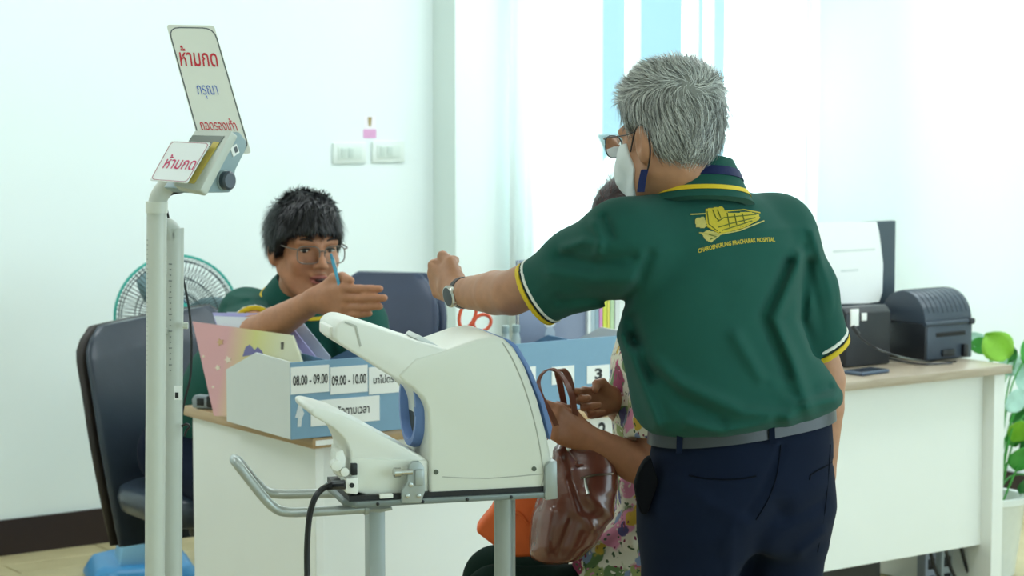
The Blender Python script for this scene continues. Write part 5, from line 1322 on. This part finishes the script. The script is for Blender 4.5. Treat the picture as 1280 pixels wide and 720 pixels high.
def at_px(r_, x_): return min((k for k in range(len(r_)) if r_[k].y < 4.06), key=lambda k: abs(640 + FPX * r_[k].x / r_[k].y - x_))
for xx in (848, 974):
    k = at_px(rg, xx); MB().strip([rg[k], (rg[k] + rg2[k]) / 2 + Vector((0, -.002, 0)), rg2[k]], [Vector((1, .1, 0))] * 3, .011, .003).build('belt_loop', M_navy, trs)
# dark pouch hanging at the hip
hp = [P(x, y, 3.95) for x, y in ((812, 568), (804, 575), (797, 588), (792, 605), (795, 625), (800, 640), (808, 640), (822, 600))]
OMh = frame(hp[0], (1, 0, 0), (0, 0, 1))
MB(OMh).prism(quad_local(OMh, hp), -.012, .03, .006, 2, 'xy').build('hip_pouch', mat('black cloth', '#0b0c10', .9, spec=.1), sp)
# cuff stripes: slices of the sleeve surface itself
def cuff_band(f, c, n, s0, s1, grow, m, name='cuff_stripe'):
    def g(Q):
        t = (Q - c) @ n; return np.maximum(np.maximum(f(Q) - grow, -s1 - t), t + s0)
    V, Fs = sdf_mesh(g, c - .12, c + .12, .0032, 3); raw_obj(name, V, Fs, m, shirt, angle=50)
def slL(Q): 
    return np.maximum(chain(Q, [SLp, (SLp + CL) / 2 + (0, 0, .002), CL + c_ax * .09], [.079, .073, .058], .03), -cap(Q, CL - c_ax * .06, CL + c_ax * .1, .052, .05))
def slR(Q):
    return np.maximum(chain(Q, [SRp, (SRp + CR) / 2 + A((.008, 0, 0)), CR + nrm(CR - SRp) * .06], [.074, .069, .055], .02), -cap(Q, CR - cuffR_n * .05, CR + cuffR_n * .08, .050))
for s0, s1, m in ((-.012, -.001, M_yellow), (-.001, .0035, M_dkknit), (.0035, .0105, M_wknit)): cuff_band(slL, CL, cuffL_n, s0, s1, .0022, m)
for s0, s1, m in ((-.013, -.001, M_yellow), (-.001, .004, M_dkknit), (.004, .012, M_wknit)): cuff_band(slR, CR, cuffR_n, s0, s1, .0022, m)
# collar
cN = nrm(np.array((.0, .0, 1.0)) + TF * .22 - TL * .10); cC = NB + A((.0, -.004, .014))
def collar_ring(h_, r_, n=48):
    u_ = nrm(TL - cN * (TL @ cN)); v_ = np.cross(cN, u_); out = []
    for k in range(n):
        a = 2 * math.pi * k / n; out.append(Vector(cC + cN * h_ + u_ * math.cos(a) * r_[0] + v_ * math.sin(a) * r_[1]))
    return out
MB().loft([collar_ring(.030, (.063, .066)), collar_ring(.033, (.067, .070)), collar_ring(.018, (.074, .077)), collar_ring(-.006, (.083, .086)), collar_ring(-.030, (.093, .096)), collar_ring(-.050, (.104, .106)), collar_ring(-.055, (.09, .09))], False).build('collar', M_green, shirt, angle=60)
MB().loft([collar_ring(-.027, (.0905, .0935)), collar_ring(-.027, (.0935, .0965)), collar_ring(-.036, (.0985, .1012)), collar_ring(-.036, (.095, .098))], False).build('collar_stripe', M_yellow, shirt, angle=60)
# lanyard around the neck
lr = collar_ring(.012, (.081, .084))
MB().loft([collar_ring(.012, (.0745, .0775)), collar_ring(.012, (.0785, .0815)), collar_ring(-.006, (.0855, .0885)), collar_ring(-.006, (.0825, .0855))], False).build('lanyard', M_navy_strap, sp, angle=60)
bd_ = min(lr, key=lambda v: abs(640 + FPX * v.x / v.y - 838) + (100 if v.y > NB[1] else 0))
MB().sphere(bd_ + Vector((-.006, -.008, .004)), .009, 14).build('lanyard_bead', mat('blue bead', '#3d5fa8', .3), sp)
ls = [P(806, 212, 3.93), P(803, 225, 3.92), P(801, 240, 3.91)]
MB().strip(ls, [Vector((1, .2, 0))] * 3, .014, .002).build('lanyard_end', M_navy_strap, sp)
# face: mask, glasses
def mask_f(Q):
    q = to_local(Q, HC, HA, HS); d = head_d(q) - .004; d = smin(d, ell(q, (0, .088, -.045), (.045, .032, .045)), .02)
    d = np.maximum(d, np.maximum(.030 - q[:, 1] + np.abs(q[:, 2] + .045) * .35, np.maximum(q[:, 2] - .004, -.112 - q[:, 2]))); return np.maximum(d, -(head_d(q) + .004)) * HS
V, Fs = sdf_mesh(mask_f, HC - .15, HC + .15, .0035); raw_obj('face_mask', V, Fs, mat('white mask fabric', '#e3e8e8', .8, bump=.1), sp, angle=60)
for e in (-1, 1): MB().tube([from_local(p, HC, HA, HS) for p in ((e * .060, .030, -.080), (e * .076, -.012, -.050), (e * .083, -.030, -.010), (e * .082, -.018, .028), (e * .079, .004, .026), (e * .066, .034, -.012))], .0016, 6).build('mask_strap', M_black, sp)
glasses(sp, HC, HA, HS, mat('dark metal frame', '#2a2622', .3, metal=.6), lens_z=.004, w=.025, h=.020, y0=.110)
# hair
zbm = ([-.12, -.06, -.035, -.012, .012, .03, .06, .1], [-.066, -.060, -.040, .030, .034, .022, .062, .072])
def man_hair(Q): q = to_local(Q, HC, HA, HS); return hair_vol(q, *zbm, .0075, .026) * HS
def man_flow(p):
    q = to_local(p, HC, HA, HS); k = np.clip((q[:, 2] - .055) / .05, 0, 1)[:, None]
    v = k * np.array((.35, 1, .1)) + (1 - k) * np.array((0, -.45, -1)) + np.stack([np.sin(q[:, 1] * 75 + q[:, 2] * 40), 0 * k[:, 0], np.sin(q[:, 0] * 80 + q[:, 1] * 30)], 1) * .40
    return (v @ HA.T).astype(np.float32)
make_hair(sp, man_hair, HC - .17, HC + .17, man_flow, 11000, .042, .0015, (sr('#4f514d'), sr('#e4e6e0')), .45, .008, .20, under=sr('#868882'))
# watch
wd_ = nrm(WLp - ELp); wc = WLp - wd_ * .022
WM = frame(Vector(wc), Vector(np.cross(wd_, fistR[0][:, 2])), Vector(fistR[0][:, 2])) # local z along the arm
WMi = Matrix(((1, 0, 0, 0), (0, 1, 0, 0), (0, 0, 1, 0), (0, 0, 0, 1)))
ax_ = Vector(wd_); bk_ = Vector(fistR[0][:, 2]); bk_ = (bk_ - ax_ * bk_.dot(ax_)).normalized(); sd_ = ax_.cross(bk_)
WF = frame(Vector(wc), sd_, bk_); WF = Matrix((sd_, bk_, ax_)).transposed().to_4x4(); WF.translation = Vector(wc)
wt = MB(WF).lathe([(.0305, -.009), (.0325, -.008), (.0325, .008), (.0305, .009)], 32, closed=True).build('watch_strap', M_black, sp)
FW = Matrix((sd_, ax_, sd_.cross(ax_))).transposed().to_4x4()
if (FW.to_3x3() @ Vector((0, 0, 1))).dot(bk_) < 0: FW = Matrix((-sd_, ax_, (-sd_).cross(ax_))).transposed().to_4x4()
FW.translation = Vector(wc) + bk_ * .030
MB(FW).lathe([(.018, -.004), (.0225, -.002), (.023, .005), (.021, .008), (.019, .0085)], 28).build('watch_case', M_chrome, wt)
MB(FW).lathe([(.019, .0086), (0, .0090)], 28).build('watch_dial', mat('dark dial', '#232a33', .1), wt)
# emblem and lettering embroidered on the back: projected on the cloth
m_emb = mat('gold thread', '#c9b32a', .6, var=.15, nscale=200); m_emb2 = mat('pale gold thread', '#b9ad5c', .6, var=.2, nscale=200)
def on_shirt(px, py, out=.0012):
    d = ray(px, py).normalized(); h, n_, _, _ = bvh_shirt.ray_cast(Vector((0, 0, CAMH)), d)
    return (h if h is not None else P(px, py, 3.9)) - d * out
def stitch(pts, m, name='embroidery', w=None):
    """filled polygon or line drawn on the shirt's back"""
    if w is None:
        xs = [p[0] for p in pts]; ys = [p[1] for p in pts]; b = MB(); g_ = 1.0; n_ = len(pts)
        def inside(x, y):
            c_ = False
            for i in range(n_):
                (xa, ya), (xb, yb_) = pts[i], pts[i - 1]
                if (ya > y) != (yb_ > y) and x < (xb - xa) * (y - ya) / (yb_ - ya) + xa: c_ = not c_
            return c_
        for i in range(int((max(xs) - min(xs)) / g_) + 1):
            for j in range(int((max(ys) - min(ys)) / g_) + 1):
                x, y = min(xs) + i * g_, min(ys) + j * g_
                if inside(x + g_ / 2, y + g_ / 2): b.add([on_shirt(x, y), on_shirt(x + g_, y), on_shirt(x + g_, y + g_), on_shirt(x, y + g_)], [(0, 1, 2, 3)])
        b.build(name, m, shirt, smooth=False)
    else:
        q = []
        for (x0, y0), (x1, y1) in zip(pts[:-1], pts[1:]):
            n_ = max(1, int(math.hypot(x1 - x0, y1 - y0) / 6)); q += [on_shirt(x0 + (x1 - x0) * k / n_, y0 + (y1 - y0) * k / n_, .0016) for k in range(n_)]
        q.append(on_shirt(*pts[-1], .0016)); return q
stitch([(882, 261), (903, 258), (908, 265), (912, 266), (938, 265), (949, 268), (950, 273), (943, 277), (930, 283), (906, 291), (896, 290), (884, 282), (882, 272)], m_emb)
stitch([(869, 275), (872, 272), (880, 271), (884, 282), (880, 285), (870, 284)], m_emb2)
stitch([(877, 292), (884, 288), (892, 289), (902, 293), (897, 297), (889, 303), (882, 300)], m_emb2)
m_embdk = mat('shadow thread', '#5f6a1e', .7)
lines = [([(863, 268), (882, 267)], m_emb2), ([(874, 291), (900, 293), (925, 288), (955, 276)], m_emb2), ([(884, 283), (900, 292), (930, 284), (948, 274)], m_emb), ([(906, 264), (930, 262), (950, 266)], m_emb),
         ([(884, 264), (886, 280), (897, 289)], m_embdk), ([(891, 262), (895, 272), (899, 276)], m_embdk), ([(897, 262), (901, 272)], m_embdk), ([(897, 277), (905, 272), (945, 268)], m_embdk), ([(898, 284), (915, 279), (944, 272)], m_embdk), ([(903, 288), (925, 281), (940, 276)], m_embdk), ([(909, 266), (912, 284)], m_embdk), ([(918, 267), (921, 281)], m_embdk), ([(928, 267), (931, 279)], m_embdk), ([(886, 293), (896, 296), (888, 299)], m_embdk)]
for pts, m in lines: MB().tube(stitch(pts, m, w=1), .0011 if m is m_embdk else .0013, 5, 1).build('embroidery_line', m, shirt)
Vt, Ft = text_mesh('CHAROENKRUNG PRACHARAK HOSPITAL', .02); lo_t = Vt.min(0); hi_t = Vt.max(0); pts = []
for v in Vt:
    a_ = (v[0] - lo_t[0]) / (hi_t[0] - lo_t[0]); b_ = (v[1] - lo_t[1]) / (hi_t[1] - lo_t[1])
    x_ = 873 + 96 * a_; yb = 316.5 - 15.5 * (1 - (1 - a_) ** 2) * .93; pts.append(tuple(on_shirt(x_ - b_ * .5, yb - b_ * 5.6, .0016)))
me = bpy.data.meshes.new('lettering'); me.from_pydata(pts, [], Ft); me.materials.append(m_emb); o = bpy.data.objects.new('lettering', me); COL.objects.link(o); put(o, shirt)

# ------------------------------------------------------------------ the seated staff person behind the desk
SH = head_axes((math.sin(math.radians(27)), -math.cos(math.radians(27))), -.06, .02); SS = 1.12; SCc = A(P(382, 312, 5.72))
hipc = A((c1.x, c1.y, .56)) + A(ch_f) * -.02
sb = thing('person', 'black-haired seated person in glasses and dark green polo holding a blue pen', 'person', (float(hipc[0]), float(hipc[1]), 0))
sf = nrm((.55, -.83, 0)); sl_ = np.array((-sf[1], sf[0], 0), np.float32)       # torso facing, its left (picture right)
chest = A(P(378, 440, 5.90)); neck = A(P(372, 376, 5.82))
shR, shL = A(P(308, 394, 5.90)), A(P(450, 405, 5.86))
elR, wrR = A(P(322, 418, 5.58)), A(P(396, 374, 5.37))
elL, wrL = A(P(470, 490, 5.72)), A(P(430, 520, 5.55))
hf_s = hand_frame(wrR, A(P(455, 379, 5.25)) - wrR, (.0, -.15, 1), True)
open_c = [(14, 16, 8), (10, 12, 8), (8, 10, 6), (6, 10, 6)]
thumb_o = [(.022, .02, -.01), (.046, .048, -.014), (.052, .080, -.010), (.046, .108, -.008)]
hl_s = hand_frame(wrL, np.array((.3, -.9, -.1)), (-.8, -.2, .2), False)
def staff_body(Q):
    d = head_d(to_local(Q, SCc, SH, SS)) * SS
    d = smin(d, cap(Q, A(from_local((0, -.018, -.045), SCc, SH, SS)), neck - (0, 0, .02), .056, .062), .025)
    d = smin(d, chain(Q, [neck - (0, 0, .05), chest, hipc], [.068, .09, .085], .03), .04)
    ar = chain(Q, [shR, elR, elR * .7 + wrR * .3, elR * .2 + wrR * .8, wrR], [.05, .049, .045, .033, .029], .004); ar = smin(ar, hand_d(Q, hf_s, open_c, thumb_o, 1.14, -.06), .014)
    al = chain(Q, [shL, elL, wrL], [.05, .042, .028], .02); al = smin(al, hand_d(Q, hl_s, relaxed, thumb_rel, 1.), .014)
    d = smin(d, np.minimum(ar, al), .02)
    for s in (-1, 1):
        hp_ = hipc + sl_ * .09 * s; kn = hp_ + sf * .40 + A((0, 0, -.05)); ft = kn * A((1, 1, 0)) + A((0, 0, .07)) - sf * .02
        d = smin(d, chain(Q, [hp_, kn, ft], [.075, .055, .04], .03), .03)
    return d
def staff_shirt(Q):
    d = chain(Q, [hipc + A((0, 0, .02)), (hipc + chest) / 2 - sf * .07 + A((0, 0, .03)), chest, neck - (0, 0, .055)], [.135, .145, .135, .085], .05)
    d = smin(d, cap(Q, chest + sl_ * .085 - A((0, 0, .02)), chest - sl_ * .085 - A((0, 0, .02)), .115), .06)
    d = smin(d, chain(Q, [neck - (0, 0, .035), shR], [.06, .068]), .05); d = smin(d, chain(Q, [neck - (0, 0, .035), shL], [.06, .068]), .05)
    cR = shR * .30 + elR * .70; aR = nrm(elR - shR); cLl = shL * .4 + elL * .6; aL = nrm(elL - shL)
    s1 = np.maximum(chain(Q, [shR, cR + aR * .06], [.074, .057]), (Q - cR) @ aR); s1 = smax(s1, -cap(Q, cR - aR * .03, cR + aR * .1, .051), .003)
    s2 = np.maximum(chain(Q, [shL, cLl + aL * .06], [.074, .066]), (Q - cLl) @ aL); s2 = smax(s2, -cap(Q, cLl - aL * .03, cLl + aL * .1, .056), .003)
    d = smin(d, smin(s1, s2, .0), .03)
    d = d - folds(Q, [([(290, 370), (330, 372), (345, 400)], 4, .005), ([(283, 385), (310, 378)], 4, -.005), ([(430, 395), (420, 425), (425, 450)], 4, .006), ([(410, 400), (405, 430)], 4, -.005), ([(450, 395), (458, 420)], 4, .005)])
    return smax(d, -np.maximum(cap(Q, neck - (0, 0, .03), neck + (0, 0, .1), .06, .07), neck[2] - .06 - Q[:, 2]), .006)
lo, hi = bounds([hipc + A((-.25, .2, 0)), hipc + A((.35, -.5, 0)), SCc + A((0, 0, .18)), wrR + A((.2, -.2, 0)), (hipc[0], hipc[1], .02), elL + A((.05, 0, 0))], .02)
V, Fs = sdf_mesh(staff_body, lo, hi, .0048)
sbody = raw_obj('body', V, Fs, M_skin, sb, tint=skin_tint(V, sr('#b27c5c'), SCc, SH, SS, lip=sr('#9c5a50')))
lo, hi = bounds([hipc + A((-.2, .2, -.2)), shR + A((-.1, .1, .1)), shL + A((.1, 0, .1)), elR, elL, neck], .05)
V, Fs = sdf_mesh(staff_shirt, lo, hi, .0055)
sshirt = raw_obj('polo_shirt', V, Fs, M_green, sb)
bvh_s = BVHTree.FromPolygons([tuple(v) for v in V], [tuple(f) for f in Fs])
def staff_pants(Q):
    d = None
    for s in (-1, 1):
        hp_ = hipc + sl_ * .09 * s - A((0, 0, .02)); kn = hp_ + sf * .40 + A((0, 0, -.05)); ft = kn * A((1, 1, 0)) + A((0, 0, .10)) - sf * .02
        e = chain(Q, [hp_, kn, ft], [.095, .075, .06], .03); d = e if d is None else smin(d, e, .03)
    return smin(d, cap(Q, hipc - sl_ * .06, hipc + sl_ * .06, .12), .04)
lo, hi = bounds([hipc + A((-.22, .2, .12)), hipc + A((.42, -.6, 0)), (hipc[0], hipc[1], .02)], .02)
V, Fs = sdf_mesh(staff_pants, lo, hi, .010); raw_obj('trousers', V, Fs, M_navy, sb)
for s in (-1, 1):
    kn = hipc + sl_ * .09 * s + sf * .40; shoe(sb, Vector((float(kn[0] + sf[0] * .16), float(kn[1] + sf[1] * .16), 0)), Vector((float(kn[0] - sf[0] * .06), float(kn[1] - sf[1] * .06), 0)), M_black)
# cuffs, collar, lanyard
cR = shR * .30 + elR * .70; aR = nrm(elR - shR)
def staff_sl(Q): return np.maximum(chain(Q, [shR, cR + aR * .06], [.074, .057]), -cap(Q, cR - aR * .05, cR + aR * .1, .051))
for s0, s1, m in ((-.010, -.001, M_yellow), (-.001, .003, M_dkknit), (.003, .009, M_wknit)):
    def g(Q, s0=s0, s1=s1):
        t_ = (Q - cR) @ aR; return np.maximum(np.maximum(staff_sl(Q) - .0022, -s1 - t_), t_ + s0)
    V, Fs = sdf_mesh(g, cR - .11, cR + .11, .0034, 3); raw_obj('cuff_stripe', V, Fs, m, sshirt, angle=50)
cn = nrm(np.array((.0, .0, 1.)) + sf * .42); cc = neck + A((0, 0, .018)) + sf * .01
def sring(h_, r_, n=48):
    u_ = nrm(sl_ - cn * (sl_ @ cn)); v_ = np.cross(cn, u_)
    return [Vector(cc + cn * h_ + u_ * math.cos(2 * math.pi * k / n) * r_[0] + v_ * math.sin(2 * math.pi * k / n) * r_[1]) for k in range(n)]
MB().loft([sring(.036, (.066, .07)), sring(.040, (.070, .074)), sring(.022, (.081, .085)), sring(-.012, (.098, .1)), sring(-.022, (.102, .104)), sring(-.022, (.09, .092))], False).build('collar', M_green, sshirt, angle=60)
MB().loft([sring(-.016, (.1005, .1025)), sring(-.016, (.1025, .1045)), sring(-.024, (.1055, .1075)), sring(-.024, (.102, .104))], False).build('collar_stripe', M_yellow, sshirt, angle=60)
def on_s(px, py, out=.003):
    d = ray(px, py).normalized(); h = bvh_s.ray_cast(Vector((0, 0, CAMH)), d)[0]; return (h if h is not None else P(px, py, 5.72)) - d * out
MB().strip([on_s(x, y) for x, y in ((440, 392), (443, 410), (445, 425), (446, 445))], [Vector((1, .1, 0))] * 4, .014, .002).build('lanyard', M_yellow, sb)
eyes(sb, sbody, SCc, SH, SS, (.003, -.001))
MB(Matrix.Translation(from_local((0, .0985, -.0605), SCc, SH, SS)) @ Matrix(SH.tolist()).to_4x4()).sphere((0, 0, 0), (.015, .006, .0055), 14).build('open_mouth', mat('mouth dark', '#3a1512', .5), sbody)
glasses(sb, SCc, SH, SS, mat('warm grey frame', '#6b6158', .3), lens_z=.0, w=.027, h=.0205, y0=.106, rim=.0017, square=3.2)
zbs = ([-.12, -.06, -.02, .0, .02, .045, .075, .12], [-.075, -.07, -.035, .012, -.004, .03, .044, .046])
def staff_hair(Q):
    q = to_local(Q, SCc, SH, SS); d = hair_vol(q, zbs[0], zbs[1], .0165, .018)
    fr = np.clip((q[:, 1] - .03) / .04, 0, 1)
    cut = .041 + .008 * np.sin(q[:, 0] * 70 + 1) + .005 * np.sin(q[:, 0] * 160) - q[:, 2]
    return smax(d - .003 * np.sin(q[:, 0] * 95), np.where(fr > 0, cut * fr - .05 * (1 - fr), -1), .006) * SS
def staff_flow(p):
    q = to_local(p, SCc, SH, SS); k = np.clip((q[:, 2] - .08) / .05, 0, 1)[:, None]
    v = k * np.array((.5, .9, .0)) + (1 - k) * np.array((.1, .05, -1)) + np.stack([np.sin(q[:, 1] * 40), 0 * k[:, 0], 0 * k[:, 0]], 1) * .25
    return (v @ SH.T).astype(np.float32)
make_hair(sb, staff_hair, SCc - .19, SCc + .19, staff_flow, 6000, .050, .0022, (sr('#060607'), sr('#232428')), .42, .009, .26, under=sr('#08090a'))
# pen held between thumb and index finger
pen = thing('pen', 'blue ballpoint pen held upright in the seated person\'s hand', 'pen', P(423, 352, 5.30))
p0, p1 = P(425, 360, 5.295), P(413.5, 317, 5.31)
MB().tube([p0, p0 + (p1 - p0) * .86], .0042, 10, 1).build('barrel', mat('light blue pen', '#4fa3c4', .25), pen)
MB().tube([p0 + (p1 - p0) * .84, p1], [.0045, .0042, .003], 10, 2).build('pen_cap', mat('teal pen cap', '#2f7f9c', .3), pen)
MB().tube([p0 + (p1 - p0) * .9 + Vector((.005, -.002, 0)), p0 + (p1 - p0) * .5 + Vector((.006, -.002, 0))], .0013, 6, 1).build('clip', M_chrome, pen)

# ------------------------------------------------------------------ the seated visitor
WD = 4.62
WHc = A(P(798, 297, WD)); WH = head_axes((-.95, .25), -.15); WS = 1.0
vis = thing('person', 'dark-haired seated visitor in floral blouse and dark green trousers holding a handbag strap', 'person', (P(840, 700, WD).x, WD, 0))
whip = A(P(850, 738, WD)); wneck = A(P(822, 380, WD + .02)); wch = A(P(830, 480, WD + .01))
wf = np.array((-1, 0, 0), np.float32); wl_ = np.array((0, -1, 0), np.float32)
wsL, weL, wwL = A(P(835, 420, WD - .17)), A(P(818, 590, WD - .19)), A(P(733, 548, 4.40))
wsR, weR, wwR = A(P(825, 420, WD + .17)), A(P(812, 548, WD + .16)), A(P(765, 500, 4.52))
hwL = hand_frame(wwL, A(P(697, 528, 4.36)) - wwL, (.15, .25, 1), False)
hwR = hand_frame(wwR, A(P(718, 506, 4.44)) - wwR, (0, .35, 1), True)
grip = [(40, 70, 45), (48, 74, 48), (52, 74, 48), (55, 72, 45)]
grip2 = [(12, 34, 26), (22, 46, 32), (32, 54, 36), (40, 58, 36)]
thumb_g = [(.022, .02, -.01), (.044, .048, -.022), (.042, .078, -.032), (.026, .094, -.04)]
def vis_thigh(Q, g=0.):
    d = None
    for s in (-1, 1):
        hp_ = whip + wl_ * .09 * s; kn = A(P(622, 738 if s > 0 else 734, WD - .1 * s)); kn[2] = whip[2] - .0; ft = kn * A((1, 1, 0)) + A((.03, 0, .07))
        e = chain(Q, [hp_, kn, ft], [.088 + g, .072 + g, .045 + g], .03); d = e if d is None else smin(d, e, .02)
    return d
def vis_body(Q):
    d = head_d(to_local(Q, WHc, WH, WS)) * WS
    d = smin(d, cap(Q, A(from_local((0, -.018, -.045), WHc, WH, WS)), wneck, .05, .055), .025)
    d = smin(d, chain(Q, [wneck - (0, 0, .02), wch, whip], [.06, .09, .10], .03), .04)
    al = chain(Q, [wsL, weL, weL * .7 + wwL * .3, weL * .2 + wwL * .8, wwL], [.048, .043, .042, .031, .027], .004); al = smin(al, hand_d(Q, hwL, grip, thumb_g, .95), .014)
    ar = chain(Q, [wsR, weR, weR * .7 + wwR * .3, weR * .2 + wwR * .8, wwR], [.048, .042, .041, .03, .026], .004); ar = smin(ar, hand_d(Q, hwR, grip2, thumb_g, .86), .014)
    d = smin(d, np.minimum(al, ar), .02)
    return smin(d, vis_thigh(Q, -.02), .03)
lo, hi = bounds([A(P(585, 720, WD)), WHc + A((.16, .15, .17)), (whip[0] + .14, WD - .27, .02), (0, WD + .28, 1)], .02)
lo[0] = P(585, 720, WD).x - .05
V, Fs = sdf_mesh(vis_body, lo, hi, .005)
raw_obj('body', V, Fs, M_skin, vis, tint=skin_tint(V, sr('#a87152'), WHc, WH, WS))
blt = []
for y, px, rx, ry in ((722, 812, .15, .19), (705, 798, .155, .2), (688, 812, .13, .2), (660, 828, .115, .195), (620, 832, .108, .185), (560, 832, .112, .18), (500, 830, .118, .18), (450, 828, .112, .18), (415, 826, .09, .16), (395, 824, .06, .10)):
    p = P(px, y, WD); blt.append((p.z, p.x, p.y, rx, ry))
cwL = wsL * .25 + weL * .75; awL = nrm(weL - wsL); cwR = wsR * .3 + weR * .7; awR = nrm(weR - wsR)
def vis_blouse(Q):
    d = sections(Q, Q[:, 2], blt, (1, 0), (0, 1))
    for s_, c_, a_ in ((wsL, cwL, awL), (wsR, cwR, awR)):
        e = np.maximum(chain(Q, [s_, c_ + a_ * .06], [.066, .066]), (Q - c_) @ a_); e = smax(e, -cap(Q, c_ - a_ * .03, c_ + a_ * .1, .054), .003); d = smin(d, e, .03)
    d = smin(d, cap(Q, A(P(748, 700, WD - .10)), A(P(812, 690, WD - .06)), .055, .10), .05)
    return d - folds(Q, [([(765, 480), (785, 560)], 6, .006), ([(775, 600), (790, 680)], 7, .007), ([(740, 700), (790, 660)], 6, -.005), ([(765, 560), (800, 620)], 6, -.005)])
lo, hi = bounds([A(P(715, 735, WD)) - A((.02, .25, 0)), A(P(900, 380, WD)) + A((0, .26, .02))], .02)
V, Fs = sdf_mesh(vis_blouse, lo, hi, .0055)
mf = mat('floral print cotton', '#d8d3bf', .75, var=0); nt = mf.node_tree; b_ = nt.nodes['Principled BSDF']
tc = nt.nodes.new('ShaderNodeTexCoord'); nz = nt.nodes.new('ShaderNodeTexNoise'); nz.inputs['Scale'].default_value = 22; nz.inputs['Detail'].default_value = 3
dm = nt.nodes.new('ShaderNodeMix'); dm.data_type = 'VECTOR'; dm.inputs['Factor'].default_value = .06
nt.links.new(tc.outputs['Object'], nz.inputs['Vector']); nt.links.new(tc.outputs['Object'], dm.inputs['A']); nt.links.new(nz.outputs['Color'], dm.inputs['B'])
cur = None
for i, (sc_, th_, cols) in enumerate(((19, .40, ('#d8d3bf', '#8f9c5c', '#5e7a4a', '#a9b37c')), (15, .38, ('#b7476e', '#d489a6', '#8d2f52', '#d8d3bf')), (24, .32, ('#c9a73a', '#7f8fae', '#4d4a78', '#e0dac8')), (70, .26, ('#7a2444', '#3f5636', '#d8d3bf', '#c97f9b')))):
    vr = nt.nodes.new('ShaderNodeTexVoronoi'); vr.inputs['Scale'].default_value = sc_; vr.inputs['Randomness'].default_value = 1
    mpv = nt.nodes.new('ShaderNodeMapping'); mpv.inputs['Location'].default_value = (i * 3.1, i * 1.7, i * .9)
    nt.links.new(dm.outputs['Result'], mpv.inputs[0]); nt.links.new(mpv.outputs[0], vr.inputs['Vector'])
    r1 = nt.nodes.new('ShaderNodeValToRGB'); r1.color_ramp.interpolation = 'CONSTANT'; el = r1.color_ramp.elements
    el[0].position = 0; el[0].color = (*sr(cols[0]), 1); el[1].position = .3; el[1].color = (*sr(cols[1]), 1)
    for pos, c_ in ((.55, cols[2]), (.78, cols[3])): e_ = el.new(pos); e_.color = (*sr(c_), 1)
    nt.links.new(vr.outputs['Color'], r1.inputs[0])
    r2 = nt.nodes.new('ShaderNodeValToRGB'); r2.color_ramp.elements[0].position = th_ ; r2.color_ramp.elements[0].color = (1, 1, 1, 1); r2.color_ramp.elements[1].position = th_ + .06; r2.color_ramp.elements[1].color = (0, 0, 0, 1)
    nt.links.new(vr.outputs['Distance'], r2.inputs[0])
    mxx = nt.nodes.new('ShaderNodeMix'); mxx.data_type = 'RGBA'; nt.links.new(r2.outputs[0], mxx.inputs['Factor'])
    if cur is None: mxx.inputs['A'].default_value = (*sr('#d8d3bf'), 1)
    else: nt.links.new(cur, mxx.inputs['A'])
    nt.links.new(r1.outputs[0], mxx.inputs['B']); cur = mxx.outputs['Result']
nt.links.new(cur, b_.inputs['Base Color'])
raw_obj('floral_blouse', V, Fs, mf, vis)
lo, hi = bounds([A(P(580, 725, WD)) - A((.03, .25, 0)), (whip[0] + .14, WD + .25, whip[2] + .12), (whip[0], WD, .04)], .02)
V, Fs = sdf_mesh(lambda Q: smin(vis_thigh(Q), cap(Q, whip - wl_ * .08, whip + wl_ * .08, .115), .04), lo, hi, .008)
raw_obj('trousers', V, Fs, mat('very dark green cloth', '#0c1f18', .9, var=.1, bump=.1, spec=.1), vis)
for s in (-1, 1):
    kx = P(622, 738, WD - .1 * s); shoe(vis, Vector((kx.x - .13, kx.y, 0)), Vector((kx.x + .07, kx.y, 0)), M_black)
zbw = ([-.12, -.06, -.02, .0, .02, .05, .075, .12], [-.095, -.09, -.06, -.01, .0, .035, .055, .06])
def vis_hair(Q): return hair_vol(to_local(Q, WHc, WH, WS), *zbw, .016, .024) * WS
def vis_flow(p):
    q = to_local(p, WHc, WH, WS); k = np.clip((q[:, 2] - .07) / .05, 0, 1)[:, None]
    return ((k * np.array((.3, -.6, .2)) + (1 - k) * np.array((0, -.3, -1))) @ WH.T).astype(np.float32)
make_hair(vis, vis_hair, WHc - .18, WHc + .18, vis_flow, 2500, .04, .0016, (sr('#1c0f10'), sr('#5a2c28')), .45, .008, .3, under=sr('#2a1516'))
# stool she sits on
st0 = Vector((float(whip[0]), WD, 0)); stl = thing('stool', 'round padded stool under the seated visitor', 'stool', st0)
zs_ = float(whip[2]) - .085
MB(Matrix.Translation(st0)).lathe([(.0, zs_ - .07), (.17, zs_ - .07), (.185, zs_ - .05), (.185, zs_ - .02), (.16, zs_), (0, zs_ + .005)], 32).build('seat', m_navy, stl)
for k in range(4):
    a = k * math.pi / 2 + .7; d = Vector((math.cos(a), math.sin(a), 0)); MB(Matrix.Translation(st0)).tube([d * .13 + ZZ * (zs_ - .07), d * .2], .013, 10, 1).build('leg', M_chrome, stl)
